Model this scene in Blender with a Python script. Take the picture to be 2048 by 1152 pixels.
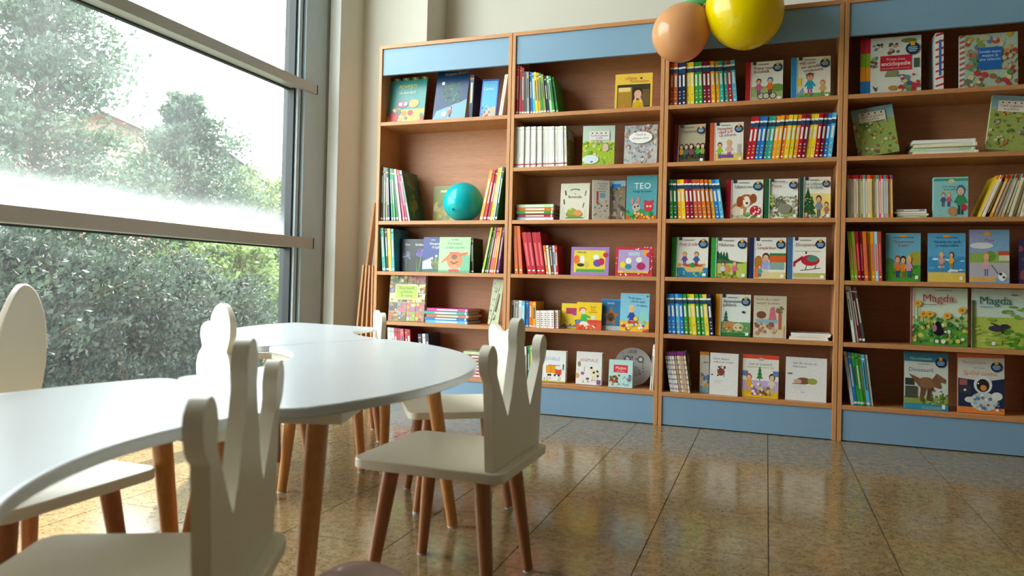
import bpy, bmesh, math, random
from mathutils import Matrix, Vector

for _o in list(bpy.data.objects): bpy.data.objects.remove(_o)
SC = bpy.context.scene
COL = SC.collection
RND = random.Random(7)
PI = math.pi

# ------------------------------------------------------------------ camera
W2, H2 = 2048.0, 1152.0
FPX, CXP, CYP = 1429.81, 1024.0, 554.0
YAW, PITCH, ROLL = math.radians(-19.6315), math.radians(0.38816), math.radians(1.35939)
CAM = Vector((2.09122, -3.54055, 0.68276))
def _basis():
    f = Vector((math.sin(YAW)*math.cos(PITCH), math.cos(YAW)*math.cos(PITCH), math.sin(PITCH)))
    r = Vector((math.cos(YAW), -math.sin(YAW), 0)); u = r.cross(f)
    return r*math.cos(ROLL)+u*math.sin(ROLL), u*math.cos(ROLL)-r*math.sin(ROLL), f
CR, CU, CF = _basis()
cd = bpy.data.cameras.new('camera'); cam = bpy.data.objects.new('camera', cd); COL.objects.link(cam)
m = Matrix((CR, CU, -CF)).transposed().to_4x4(); m.translation = CAM; cam.matrix_world = m
cd.sensor_width = 36.0; cd.lens = FPX/W2*36.0
cd.shift_x = 0.0; cd.shift_y = (CYP-H2/2)/W2
cd.clip_start = 0.02; cd.clip_end = 300
cd.dof.use_dof = True; cd.dof.focus_distance = 3.35; cd.dof.aperture_fstop = 4.5
SC.camera = cam

# ------------------------------------------------------------------ world, sun, exposure
wd = bpy.data.worlds.new('world'); SC.world = wd; wd.use_nodes = True
bg = wd.node_tree.nodes['Background']
bg.inputs['Color'].default_value = (0.92, 0.96, 1.0, 1); bg.inputs['Strength'].default_value = 6.0
sd = bpy.data.lights.new('sun', 'SUN'); sun = bpy.data.objects.new('sun', sd); COL.objects.link(sun)
sd.energy = 10.0; sd.angle = math.radians(0.6); sd.color = (1.0, 0.93, 0.82)
SUNDIR = Vector((0.475, -0.88, -0.85)).normalized()
sun.rotation_euler = SUNDIR.to_track_quat('-Z', 'Y').to_euler(); sun.location = (-6, 9, 9)
vs = SC.view_settings
SC.display_settings.display_device = 'sRGB'
vs.view_transform = 'Standard'; vs.look = 'None'; vs.gamma = 1.0; vs.use_curve_mapping = False
vs.exposure = 1.0
# light portal in the window opening (guides sky sampling, emits nothing itself)
pd = bpy.data.lights.new('window_portal', 'AREA'); po = bpy.data.objects.new('window_portal', pd); COL.objects.link(po)
pd.shape = 'RECTANGLE'; pd.size = 2.75; pd.size_y = 3.5; pd.cycles.is_portal = True
po.location = (-0.50, -1.5, 1.75); po.rotation_euler = Vector((1, 0, 0)).to_track_quat('-Z', 'Z').to_euler()

# ------------------------------------------------------------------ pixel helpers (2048 x 1152 frame)
def ray(x, y): return CF + CR*((x-CXP)/FPX) + CU*((CYP-y)/FPX)
def at_z(x, y, z): d = ray(x, y); return CAM + d*((z-CAM.z)/d.z)
def at_y(x, y, Y): d = ray(x, y); return CAM + d*((Y-CAM.y)/d.y)
def sol_x(x, Y, z):
    k = (x-CXP)/FPX; n = CR - CF*k
    return CAM.x - (n.y*(Y-CAM.y) + n.z*(z-CAM.z))/n.x
def sol_z(y, X, Y):
    k = (CYP-y)/FPX; n = CU - CF*k
    return CAM.z - (n.x*(X-CAM.x) + n.y*(Y-CAM.y))/n.z

# ------------------------------------------------------------------ materials
def lin(c):
    return c/12.92 if c <= 0.04045 else ((c+0.055)/1.055)**2.4
def hx(h):
    h = h.lstrip('#'); return tuple(lin(int(h[i:i+2], 16)/255) for i in (0, 2, 4))
MATS = {}
def newmat(name):
    m = bpy.data.materials.new(name); m.use_nodes = True; MATS[name] = m
    nt = m.node_tree; return m, nt, nt.nodes['Principled BSDF']
def noise(nt, scale, detail=3, rough=0.5, dist=0.0, coord='Object', stretch=None):
    tc = nt.nodes.new('ShaderNodeTexCoord'); n = nt.nodes.new('ShaderNodeTexNoise')
    n.inputs['Scale'].default_value = scale; n.inputs['Detail'].default_value = detail
    n.inputs['Roughness'].default_value = rough; n.inputs['Distortion'].default_value = dist
    if stretch:
        mp = nt.nodes.new('ShaderNodeMapping'); mp.inputs['Scale'].default_value = stretch
        nt.links.new(tc.outputs[coord], mp.inputs['Vector']); nt.links.new(mp.outputs['Vector'], n.inputs['Vector'])
    else: nt.links.new(tc.outputs[coord], n.inputs['Vector'])
    return n
def ramp(nt, src, stops):
    r = nt.nodes.new('ShaderNodeValToRGB'); e = r.color_ramp.elements
    while len(e) < len(stops): e.new(0.5)
    for el, (p, c) in zip(e, stops): el.position = p; el.color = (*c, 1)
    nt.links.new(src, r.inputs['Fac']); return r
def mix(nt, fac, a, b, mode='MIX'):
    x = nt.nodes.new('ShaderNodeMix'); x.data_type = 'RGBA'; x.blend_type = mode
    for s, v in ((0, fac), (6, a), (7, b)):
        if hasattr(v, 'links') or hasattr(v, 'is_linked'): nt.links.new(v, x.inputs[s])
        elif s == 0: x.inputs[0].default_value = v
        else: x.inputs[s].default_value = (*v, 1)
    return x.outputs[2]
def bump(nt, bsdf, src, strength, dist=0.002):
    b = nt.nodes.new('ShaderNodeBump'); b.inputs['Strength'].default_value = strength; b.inputs['Distance'].default_value = dist
    nt.links.new(src, b.inputs['Height']); nt.links.new(b.outputs['Normal'], bsdf.inputs['Normal'])
def plain(name, col, rough=0.5, var=0.06, scale=9.0, spec=0.5, metal=0.0, bmp=0.0, coat=0.0):
    m, nt, b = newmat(name)
    n = noise(nt, scale, 4)
    c2 = tuple(max(0, v*(1-var*2)) for v in col)
    r = ramp(nt, n.outputs['Fac'], [(0.3, c2), (0.7, col)])
    nt.links.new(r.outputs['Color'], b.inputs['Base Color'])
    b.inputs['Roughness'].default_value = rough; b.inputs['Specular IOR Level'].default_value = spec
    b.inputs['Metallic'].default_value = metal; b.inputs['Coat Weight'].default_value = coat
    if bmp: bump(nt, b, n.outputs['Fac'], bmp)
    return m
def woodmat(name, c1, c2, stretch, scale=6.0, rough=0.45, coord='Object'):
    m, nt, b = newmat(name)
    n = noise(nt, scale, 5, 0.6, 0.6, coord, stretch)
    n2 = noise(nt, scale*7, 3, 0.6, 0.2, coord, stretch)
    r = ramp(nt, n.outputs['Fac'], [(0.32, c2), (0.68, c1)])
    r2 = ramp(nt, n2.outputs['Fac'], [(0.35, (0.82, 0.80, 0.78)), (0.65, (1, 1, 1))])
    nt.links.new(mix(nt, 1.0, r.outputs['Color'], r2.outputs['Color'], 'MULTIPLY'), b.inputs['Base Color'])
    b.inputs['Roughness'].default_value = rough
    return m
M_LAM = woodmat('beech_laminate', (0.60, 0.275, 0.105), (0.52, 0.222, 0.08), (1.2, 1.2, 14), 5.0, 0.42)
M_LAMV = woodmat('beech_laminate_upright', (0.63, 0.295, 0.115), (0.55, 0.245, 0.09), (14, 14, 0.8), 4.0, 0.42)
M_BACK = woodmat('beech_back_board', (0.58, 0.265, 0.13), (0.51, 0.222, 0.105), (0.7, 1, 10), 4.0, 0.5)
M_BLUE = plain('blue_laminate', (0.195, 0.325, 0.45), 0.5, 0.03, 3.0)
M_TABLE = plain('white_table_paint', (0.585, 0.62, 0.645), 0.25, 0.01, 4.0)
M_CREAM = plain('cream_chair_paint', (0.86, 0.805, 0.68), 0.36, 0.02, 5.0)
M_TLEG = woodmat('table_leg_wood', (0.62, 0.28, 0.08), (0.52, 0.21, 0.055), (10, 10, 0.6), 5.0, 0.35)
M_CLEG = woodmat('chair_leg_wood', (0.44, 0.175, 0.065), (0.34, 0.125, 0.045), (10, 10, 0.6), 5.0, 0.35)
M_GLIDE = plain('grey_foot_glide', (0.55, 0.56, 0.56), 0.35)
M_WALL = plain('cream_wall_paint', (0.72, 0.685, 0.60), 0.8, 0.02, 2.0, 0.3, 0, 0.03)
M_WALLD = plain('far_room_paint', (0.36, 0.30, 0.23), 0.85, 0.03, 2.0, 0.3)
M_CEIL = plain('ceiling_paint', (0.84, 0.81, 0.74), 0.85, 0.02, 2.0, 0.3)
M_METAL = plain('grey_window_metal', (0.45, 0.56, 0.645), 0.38, 0.02, 6.0, 0.5, 0.0)
M_MULL = plain('brushed_mullion_metal', (0.42, 0.41, 0.40), 0.38, 0.02, 6.0, 0.5, 0.25)
M_GASK = plain('black_gasket', (0.015, 0.018, 0.02), 0.6)
M_BOARD = woodmat('spare_board_wood', (0.62, 0.33, 0.14), (0.52, 0.25, 0.10), (12, 12, 0.7), 4.0, 0.5)
M_GROUT = plain('dark_grout', (0.10, 0.085, 0.06), 0.8)

def granite():
    m, nt, b = newmat('polished_granite')
    oi = nt.nodes.new('ShaderNodeObjectInfo'); tc = nt.nodes.new('ShaderNodeTexCoord')
    add = nt.nodes.new('ShaderNodeVectorMath'); add.operation = 'ADD'
    sc = nt.nodes.new('ShaderNodeVectorMath'); sc.operation = 'SCALE'; sc.inputs['Scale'].default_value = 7.0
    nt.links.new(oi.outputs['Location'], sc.inputs[0])
    nt.links.new(tc.outputs['Object'], add.inputs[0]); nt.links.new(sc.outputs[0], add.inputs[1])
    def nz(scale, det, rough=0.55, dist=0.0):
        n = nt.nodes.new('ShaderNodeTexNoise'); n.inputs['Scale'].default_value = scale
        n.inputs['Detail'].default_value = det; n.inputs['Roughness'].default_value = rough; n.inputs['Distortion'].default_value = dist
        nt.links.new(add.outputs[0], n.inputs['Vector']); return n.outputs['Fac']
    base = ramp(nt, nz(40, 5, 0.65, 0.3), [(0.25, hx('#6d5b40')), (0.45, hx('#87724f')), (0.58, hx('#968060')), (0.78, hx('#92836c'))])
    warm = ramp(nt, nz(7, 3), [(0.35, (0.90, 0.92, 0.95)), (0.65, (1.05, 0.99, 0.88))])
    c = mix(nt, 1.0, base.outputs['Color'], warm.outputs['Color'], 'MULTIPLY')
    sp = ramp(nt, nz(120, 3, 0.6), [(0.34, (0.25, 0.21, 0.15)), (0.45, (1, 1, 1))])
    c = mix(nt, 0.85, c, sp.outputs['Color'], 'MULTIPLY')
    sp2 = ramp(nt, nz(34, 4, 0.7, 1.0), [(0.24, (0.45, 0.42, 0.36)), (0.36, (1, 1, 1))])
    c = mix(nt, 0.9, c, sp2.outputs['Color'], 'MULTIPLY')
    nt.links.new(c, b.inputs['Base Color'])
    rr = ramp(nt, nz(60, 2), [(0.3, (0.10,)*3), (0.7, (0.17,)*3)])
    nt.links.new(rr.outputs['Color'], b.inputs['Roughness'])
    b.inputs['Specular IOR Level'].default_value = 0.6
    return m
M_GRAN = granite()

def printmat():
    m, nt, b = newmat('printed_cover')
    a = nt.nodes.new('ShaderNodeAttribute'); a.attribute_name = 'Col'
    n = noise(nt, 60, 2); r = ramp(nt, n.outputs['Fac'], [(0.3, (0.94, 0.94, 0.94)), (0.7, (1, 1, 1))])
    nt.links.new(mix(nt, 1.0, a.outputs['Color'], r.outputs['Color'], 'MULTIPLY'), b.inputs['Base Color'])
    b.inputs['Roughness'].default_value = 0.33
    return m
M_PRINT = printmat()
def pictmat():
    m, nt, b = newmat('printed_picture')
    a = nt.nodes.new('ShaderNodeAttribute'); a.attribute_name = 'Col'
    n = noise(nt, 150, 3, 0.6, 0.5); n2 = noise(nt, 420, 2)
    c = mix(nt, 0.42, a.outputs['Color'], n.outputs['Color'], 'OVERLAY')
    r = ramp(nt, n2.outputs['Fac'], [(0.35, (0.84, 0.84, 0.84)), (0.6, (1, 1, 1))])
    nt.links.new(mix(nt, 1.0, c, r.outputs['Color'], 'MULTIPLY'), b.inputs['Base Color'])
    b.inputs['Roughness'].default_value = 0.33
    return m
M_PICT = pictmat()
def papermat():
    m, nt, b = newmat('book_paper')
    n = noise(nt, 30, 2, 0.5, 0, 'Object', (30, 30, 1))
    r = ramp(nt, n.outputs['Fac'], [(0.3, (0.50, 0.47, 0.40)), (0.7, (0.74, 0.71, 0.63))])
    nt.links.new(r.outputs['Color'], b.inputs['Base Color']); b.inputs['Roughness'].default_value = 0.8
    return m
M_PAPER = papermat()
def balloonmat(name, col):
    m, nt, b = newmat(name)
    n = noise(nt, 5, 2); r = ramp(nt, n.outputs['Fac'], [(0.3, tuple(v*0.9 for v in col)), (0.7, col)])
    nt.links.new(r.outputs['Color'], b.inputs['Base Color'])
    b.inputs['Roughness'].default_value = 0.16; b.inputs['Specular IOR Level'].default_value = 0.5
    tr = nt.nodes.new('ShaderNodeBsdfTranslucent'); nt.links.new(r.outputs['Color'], tr.inputs['Color'])
    mx = nt.nodes.new('ShaderNodeMixShader'); mx.inputs[0].default_value = 0.25
    nt.links.new(b.outputs[0], mx.inputs[1]); nt.links.new(tr.outputs[0], mx.inputs[2])
    nt.links.new(mx.outputs[0], nt.nodes['Material Output'].inputs['Surface'])
    return m
def glassmat(name, base, band_lo, band_hi, band_amt, dots):
    """clear glass with a film of dust; the dust gathers between object z = band_lo .. band_hi"""
    m, nt, b = newmat(name)
    out = nt.nodes['Material Output']; nt.nodes.remove(b)
    tp = nt.nodes.new('ShaderNodeBsdfTransparent'); tp.inputs['Color'].default_value = (0.93, 0.96, 0.95, 1)
    gl = nt.nodes.new('ShaderNodeBsdfGlossy'); gl.inputs['Roughness'].default_value = 0.02
    fr = nt.nodes.new('ShaderNodeFresnel'); fr.inputs['IOR'].default_value = 1.35
    ge = nt.nodes.new('ShaderNodeNewGeometry'); fm = nt.nodes.new('ShaderNodeMath'); fm.operation = 'SUBTRACT'; fm.use_clamp = True
    nt.links.new(fr.outputs[0], fm.inputs[0]); nt.links.new(ge.outputs['Backfacing'], fm.inputs[1])     # the pane reflects at its outer faces only
    mg = nt.nodes.new('ShaderNodeMixShader'); nt.links.new(fm.outputs[0], mg.inputs[0])
    nt.links.new(tp.outputs[0], mg.inputs[1]); nt.links.new(gl.outputs[0], mg.inputs[2])
    tl = nt.nodes.new('ShaderNodeBsdfTranslucent'); tl.inputs['Color'].default_value = (0.92, 0.95, 0.97, 1)
    df = nt.nodes.new('ShaderNodeBsdfDiffuse'); df.inputs['Color'].default_value = (0.6, 0.62, 0.62, 1)
    md = nt.nodes.new('ShaderNodeMixShader'); md.inputs[0].default_value = 0.35
    nt.links.new(tl.outputs[0], md.inputs[1]); nt.links.new(df.outputs[0], md.inputs[2])
    tc = nt.nodes.new('ShaderNodeTexCoord'); sx = nt.nodes.new('ShaderNodeSeparateXYZ'); nt.links.new(tc.outputs['Object'], sx.inputs[0])
    n1 = noise(nt, 3.0, 4, 0.6, 0.6); n2 = noise(nt, 160, 2, 0.6, 0, 'Object', (1, 1, 0.35))
    def mth(op, a, c):
        q = nt.nodes.new('ShaderNodeMath'); q.operation = op
        for i, v in enumerate((a, c)):
            if isinstance(v, (int, float)): q.inputs[i].default_value = v
            else: nt.links.new(v, q.inputs[i])
        return q.outputs[0]
    zz = mth('ADD', sx.outputs['Z'], mth('MULTIPLY', mth('SUBTRACT', n1.outputs['Fac'], 0.5), 0.10))
    mr = nt.nodes.new('ShaderNodeMapRange'); mr.interpolation_type = 'SMOOTHSTEP'
    nt.links.new(zz, mr.inputs['Value'])
    mr.inputs['From Min'].default_value = band_hi; mr.inputs['From Max'].default_value = band_lo
    mr.inputs['To Min'].default_value = 0.0; mr.inputs['To Max'].default_value = band_amt
    patch = mth('MULTIPLY', n1.outputs['Fac'], base*2)
    dt = mth('MULTIPLY', mth('GREATER_THAN', n2.outputs['Fac'], 0.60), dots)
    fac = mth('MINIMUM', mth('ADD', mth('ADD', patch, mr.outputs[0]), dt), 0.95)
    mx = nt.nodes.new('ShaderNodeMixShader'); nt.links.new(fac, mx.inputs[0])
    nt.links.new(mg.outputs[0], mx.inputs[1]); nt.links.new(md.outputs[0], mx.inputs[2])
    nt.links.new(mx.outputs[0], out.inputs['Surface'])
    return m

# ------------------------------------------------------------------ mesh builder
class MB:
    def __init__(s): s.v = []; s.f = []; s.c = []
    def quad(s, a, b, c, d, col=None):
        n = len(s.v); s.v += [tuple(a), tuple(b), tuple(c), tuple(d)]; s.f.append((n, n+1, n+2, n+3)); s.c.append(col)
    def poly(s, pts, col=None):
        n = len(s.v); s.v += [tuple(p) for p in pts]; s.f.append(tuple(range(n, n+len(pts)))); s.c.append(col)
    def box(s, x0, y0, z0, x1, y1, z1, col=None):
        n = len(s.v)
        s.v += [(x, y, z) for z in (z0, z1) for y in (y0, y1) for x in (x0, x1)]
        for q in ((0, 2, 3, 1), (4, 5, 7, 6), (0, 1, 5, 4), (2, 6, 7, 3), (0, 4, 6, 2), (1, 3, 7, 5)):
            s.f.append(tuple(n+i for i in q)); s.c.append(col)
    def tube(s, p0, p1, r0, r1, seg=14, col=None, caps=True):
        p0, p1 = Vector(p0), Vector(p1); d = (p1-p0).normalized()
        a = d.orthogonal().normalized(); b = d.cross(a); n = len(s.v)
        for p, r in ((p0, r0), (p1, r1)):
            for i in range(seg):
                t = 2*PI*i/seg; s.v.append(tuple(p+a*(r*math.cos(t))+b*(r*math.sin(t))))
        for i in range(seg):
            j = (i+1) % seg; s.f.append((n+i, n+j, n+seg+j, n+seg+i)); s.c.append(col)
        if caps:
            s.f.append(tuple(n+i for i in reversed(range(seg)))); s.c.append(col)
            s.f.append(tuple(n+seg+i for i in range(seg))); s.c.append(col)
    def prism(s, pts, z0, z1, col=None):
        n = len(s.v); k = len(pts)
        s.v += [(x, y, z0) for x, y in pts] + [(x, y, z1) for x, y in pts]
        s.f.append(tuple(n+i for i in reversed(range(k)))); s.c.append(col)
        s.f.append(tuple(n+k+i for i in range(k))); s.c.append(col)
        for i in range(k):
            j = (i+1) % k; s.f.append((n+i, n+j, n+k+j, n+k+i)); s.c.append(col)
    def lathe(s, prof, seg=32, col=None):
        n = len(s.v); k = len(prof)
        for r, z in prof:
            for i in range(seg):
                t = 2*PI*i/seg; s.v.append((r*math.cos(t), r*math.sin(t), z))
        for a in range(k-1):
            for i in range(seg):
                j = (i+1) % seg
                s.f.append((n+a*seg+i, n+a*seg+j, n+(a+1)*seg+j, n+(a+1)*seg+i)); s.c.append(col)
        s.f.append(tuple(n+i for i in reversed(range(seg)))); s.c.append(col)
        s.f.append(tuple(n+(k-1)*seg+i for i in range(seg))); s.c.append(col)
    def mesh(s, name, mat, smooth=None):
        me = bpy.data.meshes.new(name); me.from_pydata(s.v, [], s.f); me.materials.append(mat)
        if any(c is not None for c in s.c):
            at = me.color_attributes.new('Col', 'FLOAT_COLOR', 'CORNER')
            buf = []
            for f, c in zip(s.f, s.c):
                q = (*(c or (0.8, 0.8, 0.8)), 1.0)
                for _ in f: buf.extend(q)
            at.data.foreach_set('color', buf)
        if smooth is not None:
            me.polygons.foreach_set('use_smooth', [True]*len(me.polygons)); me.set_sharp_from_angle(angle=math.radians(smooth))
        me.update(); return me
    def build(s, name, mat, parent=None, smooth=None, bevel=0.0, seg=2):
        o = bpy.data.objects.new(name, s.mesh(name, mat, smooth)); COL.objects.link(o)
        if parent: o.parent = parent
        if bevel:
            b = o.modifiers.new('bevel', 'BEVEL'); b.width = bevel; b.segments = seg; b.limit_method = 'ANGLE'; b.angle_limit = math.radians(40)
            b.harden_normals = False
        return o
def box_obj(name, lo, hi, mat, parent=None, bevel=0.0):
    q = MB(); q.box(*lo, *hi); return q.build(name, mat, parent, None, bevel)
def tag(o, label=None, cat=None, group=None, kind=None):
    if label: o['label'] = label
    if cat: o['category'] = cat
    if group: o['group'] = group
    if kind: o['kind'] = kind
    return o
def thing(name, label, cat, loc=(0, 0, 0), rz=0.0, group=None):
    o = bpy.data.objects.new(name, None); COL.objects.link(o); o.empty_display_size = 0.05
    o.location = loc; o.rotation_euler = (0, 0, rz); return tag(o, label, cat, group)

# ================================================================== STRUCTURE
ROOM_X1, ROOM_Y0, CEIL = 5.6, -7.0, 3.6
WX = -0.397                       # room-side face of the mullions
GX = WX-0.085                     # glass plane
# floor slab with grout, granite tiles laid in running bond
fl = box_obj('floor', (-0.6, ROOM_Y0, -0.06), (ROOM_X1, 0.72, -0.0035), M_GROUT); tag(fl, kind='structure')
TX, TY, X0T = 0.30443, 0.6089, 2.10874
tm = MB(); tm.box(0.0014, 0.0014, -0.01, TX-0.0014, TY-0.0014, 0.0); tme = tm.mesh('tile', M_GRAN)
for i in range(-9, 12):
    off = -1.617 if i % 2 == 1 else -1.617+TY/2     # column right of x = X0T+i*TX
    for j in range(-8, 5):
        x = X0T+i*TX; y = off+j*TY
        if x < -0.62 or y < -4.9 or y > 0.4: continue
        o = bpy.data.objects.new('tile', tme); COL.objects.link(o); o.location = (x, y, 0); o.parent = fl
# the part of the floor far behind the camera: one polished slab
o = box_obj('floor_slab', (-0.4, ROOM_Y0, -0.012), (ROOM_X1, -5.55, 0.0), M_GRAN, fl)
o = box_obj('floor_slab', (5.46, -5.55, -0.012), (ROOM_X1, 0.25, 0.0), M_GRAN, fl)
tag(box_obj('ceiling', (-0.6, ROOM_Y0, CEIL), (ROOM_X1, 0.72, CEIL+0.1), M_CEIL), kind='structure')
tag(box_obj('wall_back', (-0.46, 0.614, 0), (ROOM_X1, 0.714, CEIL), M_WALL), kind='structure')
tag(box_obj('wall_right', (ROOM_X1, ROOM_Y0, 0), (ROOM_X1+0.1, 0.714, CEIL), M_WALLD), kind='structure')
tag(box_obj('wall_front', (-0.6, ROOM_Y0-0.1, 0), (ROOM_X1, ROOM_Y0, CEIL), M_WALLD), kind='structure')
# pillar behind the first bookcase and the slim pier beside the window
tag(box_obj('trim_1', (-0.322, 0.346, 0), (0.120, 0.614, CEIL), M_WALL), kind='structure')
tag(box_obj('trim_2', (-0.46, 0.104, 0), (-0.322, 0.614, CEIL), M_WALL), kind='structure')
wl = MB()
wl.box(WX-0.2, ROOM_Y0, 0, WX-0.005, -2.93, CEIL)
wl.box(WX-0.12, -2.93, 3.5, WX-0.005, 0.104, CEIL)
tag(wl.build('wall_left', M_WALL), kind='structure')

# window: jambs, mullions, three panes
wn = bpy.data.objects.new('window_1', None); COL.objects.link(wn); wn.location = (WX, -1.4, 0); tag(wn, kind='structure')
def wbox(name, lo, hi, mat, bevel=0.0):
    q = MB(); ox, oy = WX, -1.4
    q.box(lo[0]-ox, lo[1]-oy, lo[2], hi[0]-ox, hi[1]-oy, hi[2]); return q.build(name, mat, wn, None, bevel)
YJ = -0.115
wbox('jamb', (WX-0.12, YJ, 0), (WX-0.012, 0.090, 3.5), M_METAL, 0.002)
wbox('jamb_gasket', (WX-0.125, YJ-0.012, 0), (WX-0.035, YJ, 3.5), M_GASK)
wbox('jamb_bead', (WX-0.12, YJ-0.040, 0), (WX-0.030, YJ-0.012, 3.5), M_METAL, 0.001)
wbox('jamb_gasket', (WX-0.115, YJ-0.056, 0), (WX-0.045, YJ-0.040, 3.5), M_GASK)
wbox('wall_joint', (WX-0.06, 0.090, 0), (WX-0.004, 0.104, 3.5), plain('grey_sealant', (0.35, 0.34, 0.30), 0.7))
wbox('lit_pier_facing', (WX+0.001, 0.096, 0), (-0.3235, 0.104, CEIL), plain('lightened_pier_paint', (0.93, 0.94, 0.92), 0.6, 0.01), 0.001)  # added panel: pier face painted whiter, standing in for window light on it
wbox('jamb', (WX-0.12, -2.93, 0), (WX-0.012, -2.85, 3.5), M_METAL, 0.002)
for z0, z1 in ((0.848, 0.909), (1.748, 1.801)):
    q = wbox('mullion', (WX-0.095, -2.85, z0), (WX, -0.018, z1), M_MULL, 0.0015)
    wbox('mullion_cap', (WX-0.06, -0.018, z0), (WX+0.001, -0.010, z1), M_GASK)
    wbox('mullion_gasket', (WX-0.095, -2.85, z0-0.008), (WX-0.07, YJ, z0), M_GASK)
wbox('bottom_rail', (WX-0.12, -2.85, 0), (WX-0.012, YJ, 0.07), M_METAL, 0.002)
wbox('top_rail', (WX-0.12, -2.85, 3.44), (WX-0.012, YJ, 3.5), M_METAL, 0.002)
G1 = glassmat('dusty_glass_low', 0.009, -0.4, -0.2, 0.0, 0.016)
G2 = glassmat('dusty_glass_middle', 0.03, 0.88, 1.09, 0.27, 0.012)
G3 = glassmat('dusty_glass_top', 0.01, 1.80, 1.83, 0.05, 0.005)
for z0, z1, g in ((0.07, 0.848, G1), (0.909, 1.748, G2), (1.801, 3.44, G3)):
    wbox('glass_pane', (GX-0.006, -2.85, z0), (GX, YJ-0.04, z1), g)

# ================================================================== BOOKCASES
SH = [1.565, 1.285, 1.008, 0.725, 0.446, 0.163]      # shelf tops
BW = 0.80; BD = 0.25; TH = 0.018
def bookcase(i, label, skip=()):
    x0, x1 = i*BW+0.0015, (i+1)*BW-0.0015
    t = thing('bookcase', label, 'bookcase', ((x0+x1)/2, BD/2, 0), 0, 'bookcases along the back wall')
    cx, cy = (x0+x1)/2, BD/2
    def p(name, lo, hi, mat, bev=0.0008):
        q = MB(); q.box(lo[0]-cx, lo[1]-cy, lo[2], hi[0]-cx, hi[1]-cy, hi[2]); return q.build(name, mat, t, None, bev, 1)
    p('side_panel', (x0, 0, 0), (x0+TH, BD, 1.98), M_LAMV); p('side_panel', (x1-TH, 0, 0), (x1, BD, 1.98), M_LAMV)
    p('top_board', (x0, 0, 1.98), (x1, BD, 2.0), M_LAM)
    p('back_panel', (x0+TH, BD-0.012, 0.02), (x1-TH, BD-0.004, 1.98), M_BACK)
    for k, z in enumerate(SH):
        if k in skip: continue
        p('shelf', (x0+TH, 0.001, z-0.02), (x1-TH, BD-0.012, z), M_LAM)
    p('header_panel', (x0+TH, 0.008, 1.832), (x1-TH, 0.024, 1.98), M_BLUE)
    p('base_panel', (x0+TH, 0.006, 0.004), (x1-TH, 0.022, 0.143), M_BLUE)
    return t
bookcase(0, 'leftmost wooden bookcase beside the pillar, with one tall shelf gap', (1,))
bookcase(1, 'second wooden bookcase from the window, between leftmost and third bookcases')
bookcase(2, 'third wooden bookcase from the window, the one behind the balloons')
bookcase(3, 'rightmost wooden bookcase, cut off by the right edge of the picture')

# ================================================================== TABLE MODULES
HT = 0.467; CB = Vector((0.4980, -2.1687)); RI, RO = 0.4626, 0.9546; A1, A2 = math.radians(-25.2), math.radians(71.97)
def pol(c, a, r): return Vector((c.x+r*math.cos(a), c.y+r*math.sin(a)))
CA = pol(CB, A1, RI+RO); CC = pol(CB, A2, RI+RO)
def sector(c, a0, a1, ri, ro, rc=0.053, n=26):
    """annular sector outline with rounded corners (a0 < a1, counter-clockwise)"""
    pts = []
    do, di = rc/ro, rc/ri
    def corner(P, Q, R):                     # quadratic fillet
        for k in range(1, 6):
            t = k/6; pts.append(P*(1-t)**2+Q*2*t*(1-t)+R*t*t)
    for k in range(n+1): pts.append(pol(c, a0+do+(a1-a0-2*do)*k/n, ro))
    corner(pol(c, a1-do, ro), pol(c, a1, ro), pol(c, a1, ro-rc)); pts.append(pol(c, a1, ro-rc)); pts.append(pol(c, a1, ri+rc))
    corner(pol(c, a1, ri+rc), pol(c, a1, ri), pol(c, a1-di, ri))
    for k in range(n+1): pts.append(pol(c, a1-di-(a1-a0-2*di)*k/n, ri))
    corner(pol(c, a0+di, ri), pol(c, a0, ri), pol(c, a0, ri+rc)); pts.append(pol(c, a0, ri+rc)); pts.append(pol(c, a0, ro-rc))
    corner(pol(c, a0, ro-rc), pol(c, a0, ro), pol(c, a0+do, ro))
    return pts
TT = 0.019
def leg_part(parent, top, foot, r0, r1, mat, org, glide=True):
    o = Vector((org[0], org[1], 0)); a = Vector(top)-o; b = Vector(foot)-o
    q = MB(); n = 5
    for k in range(n):                        # slight belly, in one mesh
        t0, t1 = k/n, (k+1)/n
        q.tube(a.lerp(b, t0), a.lerp(b, t1), r0+(r1-r0)*t0**1.2, r0+(r1-r0)*t1**1.2, 18, None, k in (0, n-1))
    leg = q.build('leg', mat, parent, 50)
    g = MB(); g.tube((b.x, b.y, 0), (b.x, b.y, 0.008), r1*1.02, r1*0.98, 18); g.build('foot_glide', M_GLIDE, leg, 40)
    return leg
def table(label, c, a0, a1, legs):
    am = (a0+a1)/2; org = pol(c, am, (RI+RO)/2)
    t = thing('curved_table', label, 'table', (org.x, org.y, 0), 0, 'curved white table modules joined in a wave')
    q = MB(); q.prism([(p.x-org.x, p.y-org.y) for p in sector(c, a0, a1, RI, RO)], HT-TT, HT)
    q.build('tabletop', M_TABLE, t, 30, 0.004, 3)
    for top, foot in legs:
        d = (Vector(top)-org); an = math.atan2(d.y, d.x)
        s = MB(); hw, hl = 0.062, 0.07
        cs, sn = math.cos(an), math.sin(an)
        s.prism([(d.x+x*cs-y*sn, d.y+x*sn+y*cs) for x, y in ((-hl, -hw), (hl, -hw), (hl, hw), (-hl, hw))], HT-TT-0.02, HT-TT)
        pl = s.build('mount_plate', M_CREAM, t, None, 0.002)
        leg_part(t, (*top, HT-TT-0.019), (*foot, 0.004), 0.0205, 0.0145, M_TLEG, org)
    return t
SEAM = 0.0012
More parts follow.
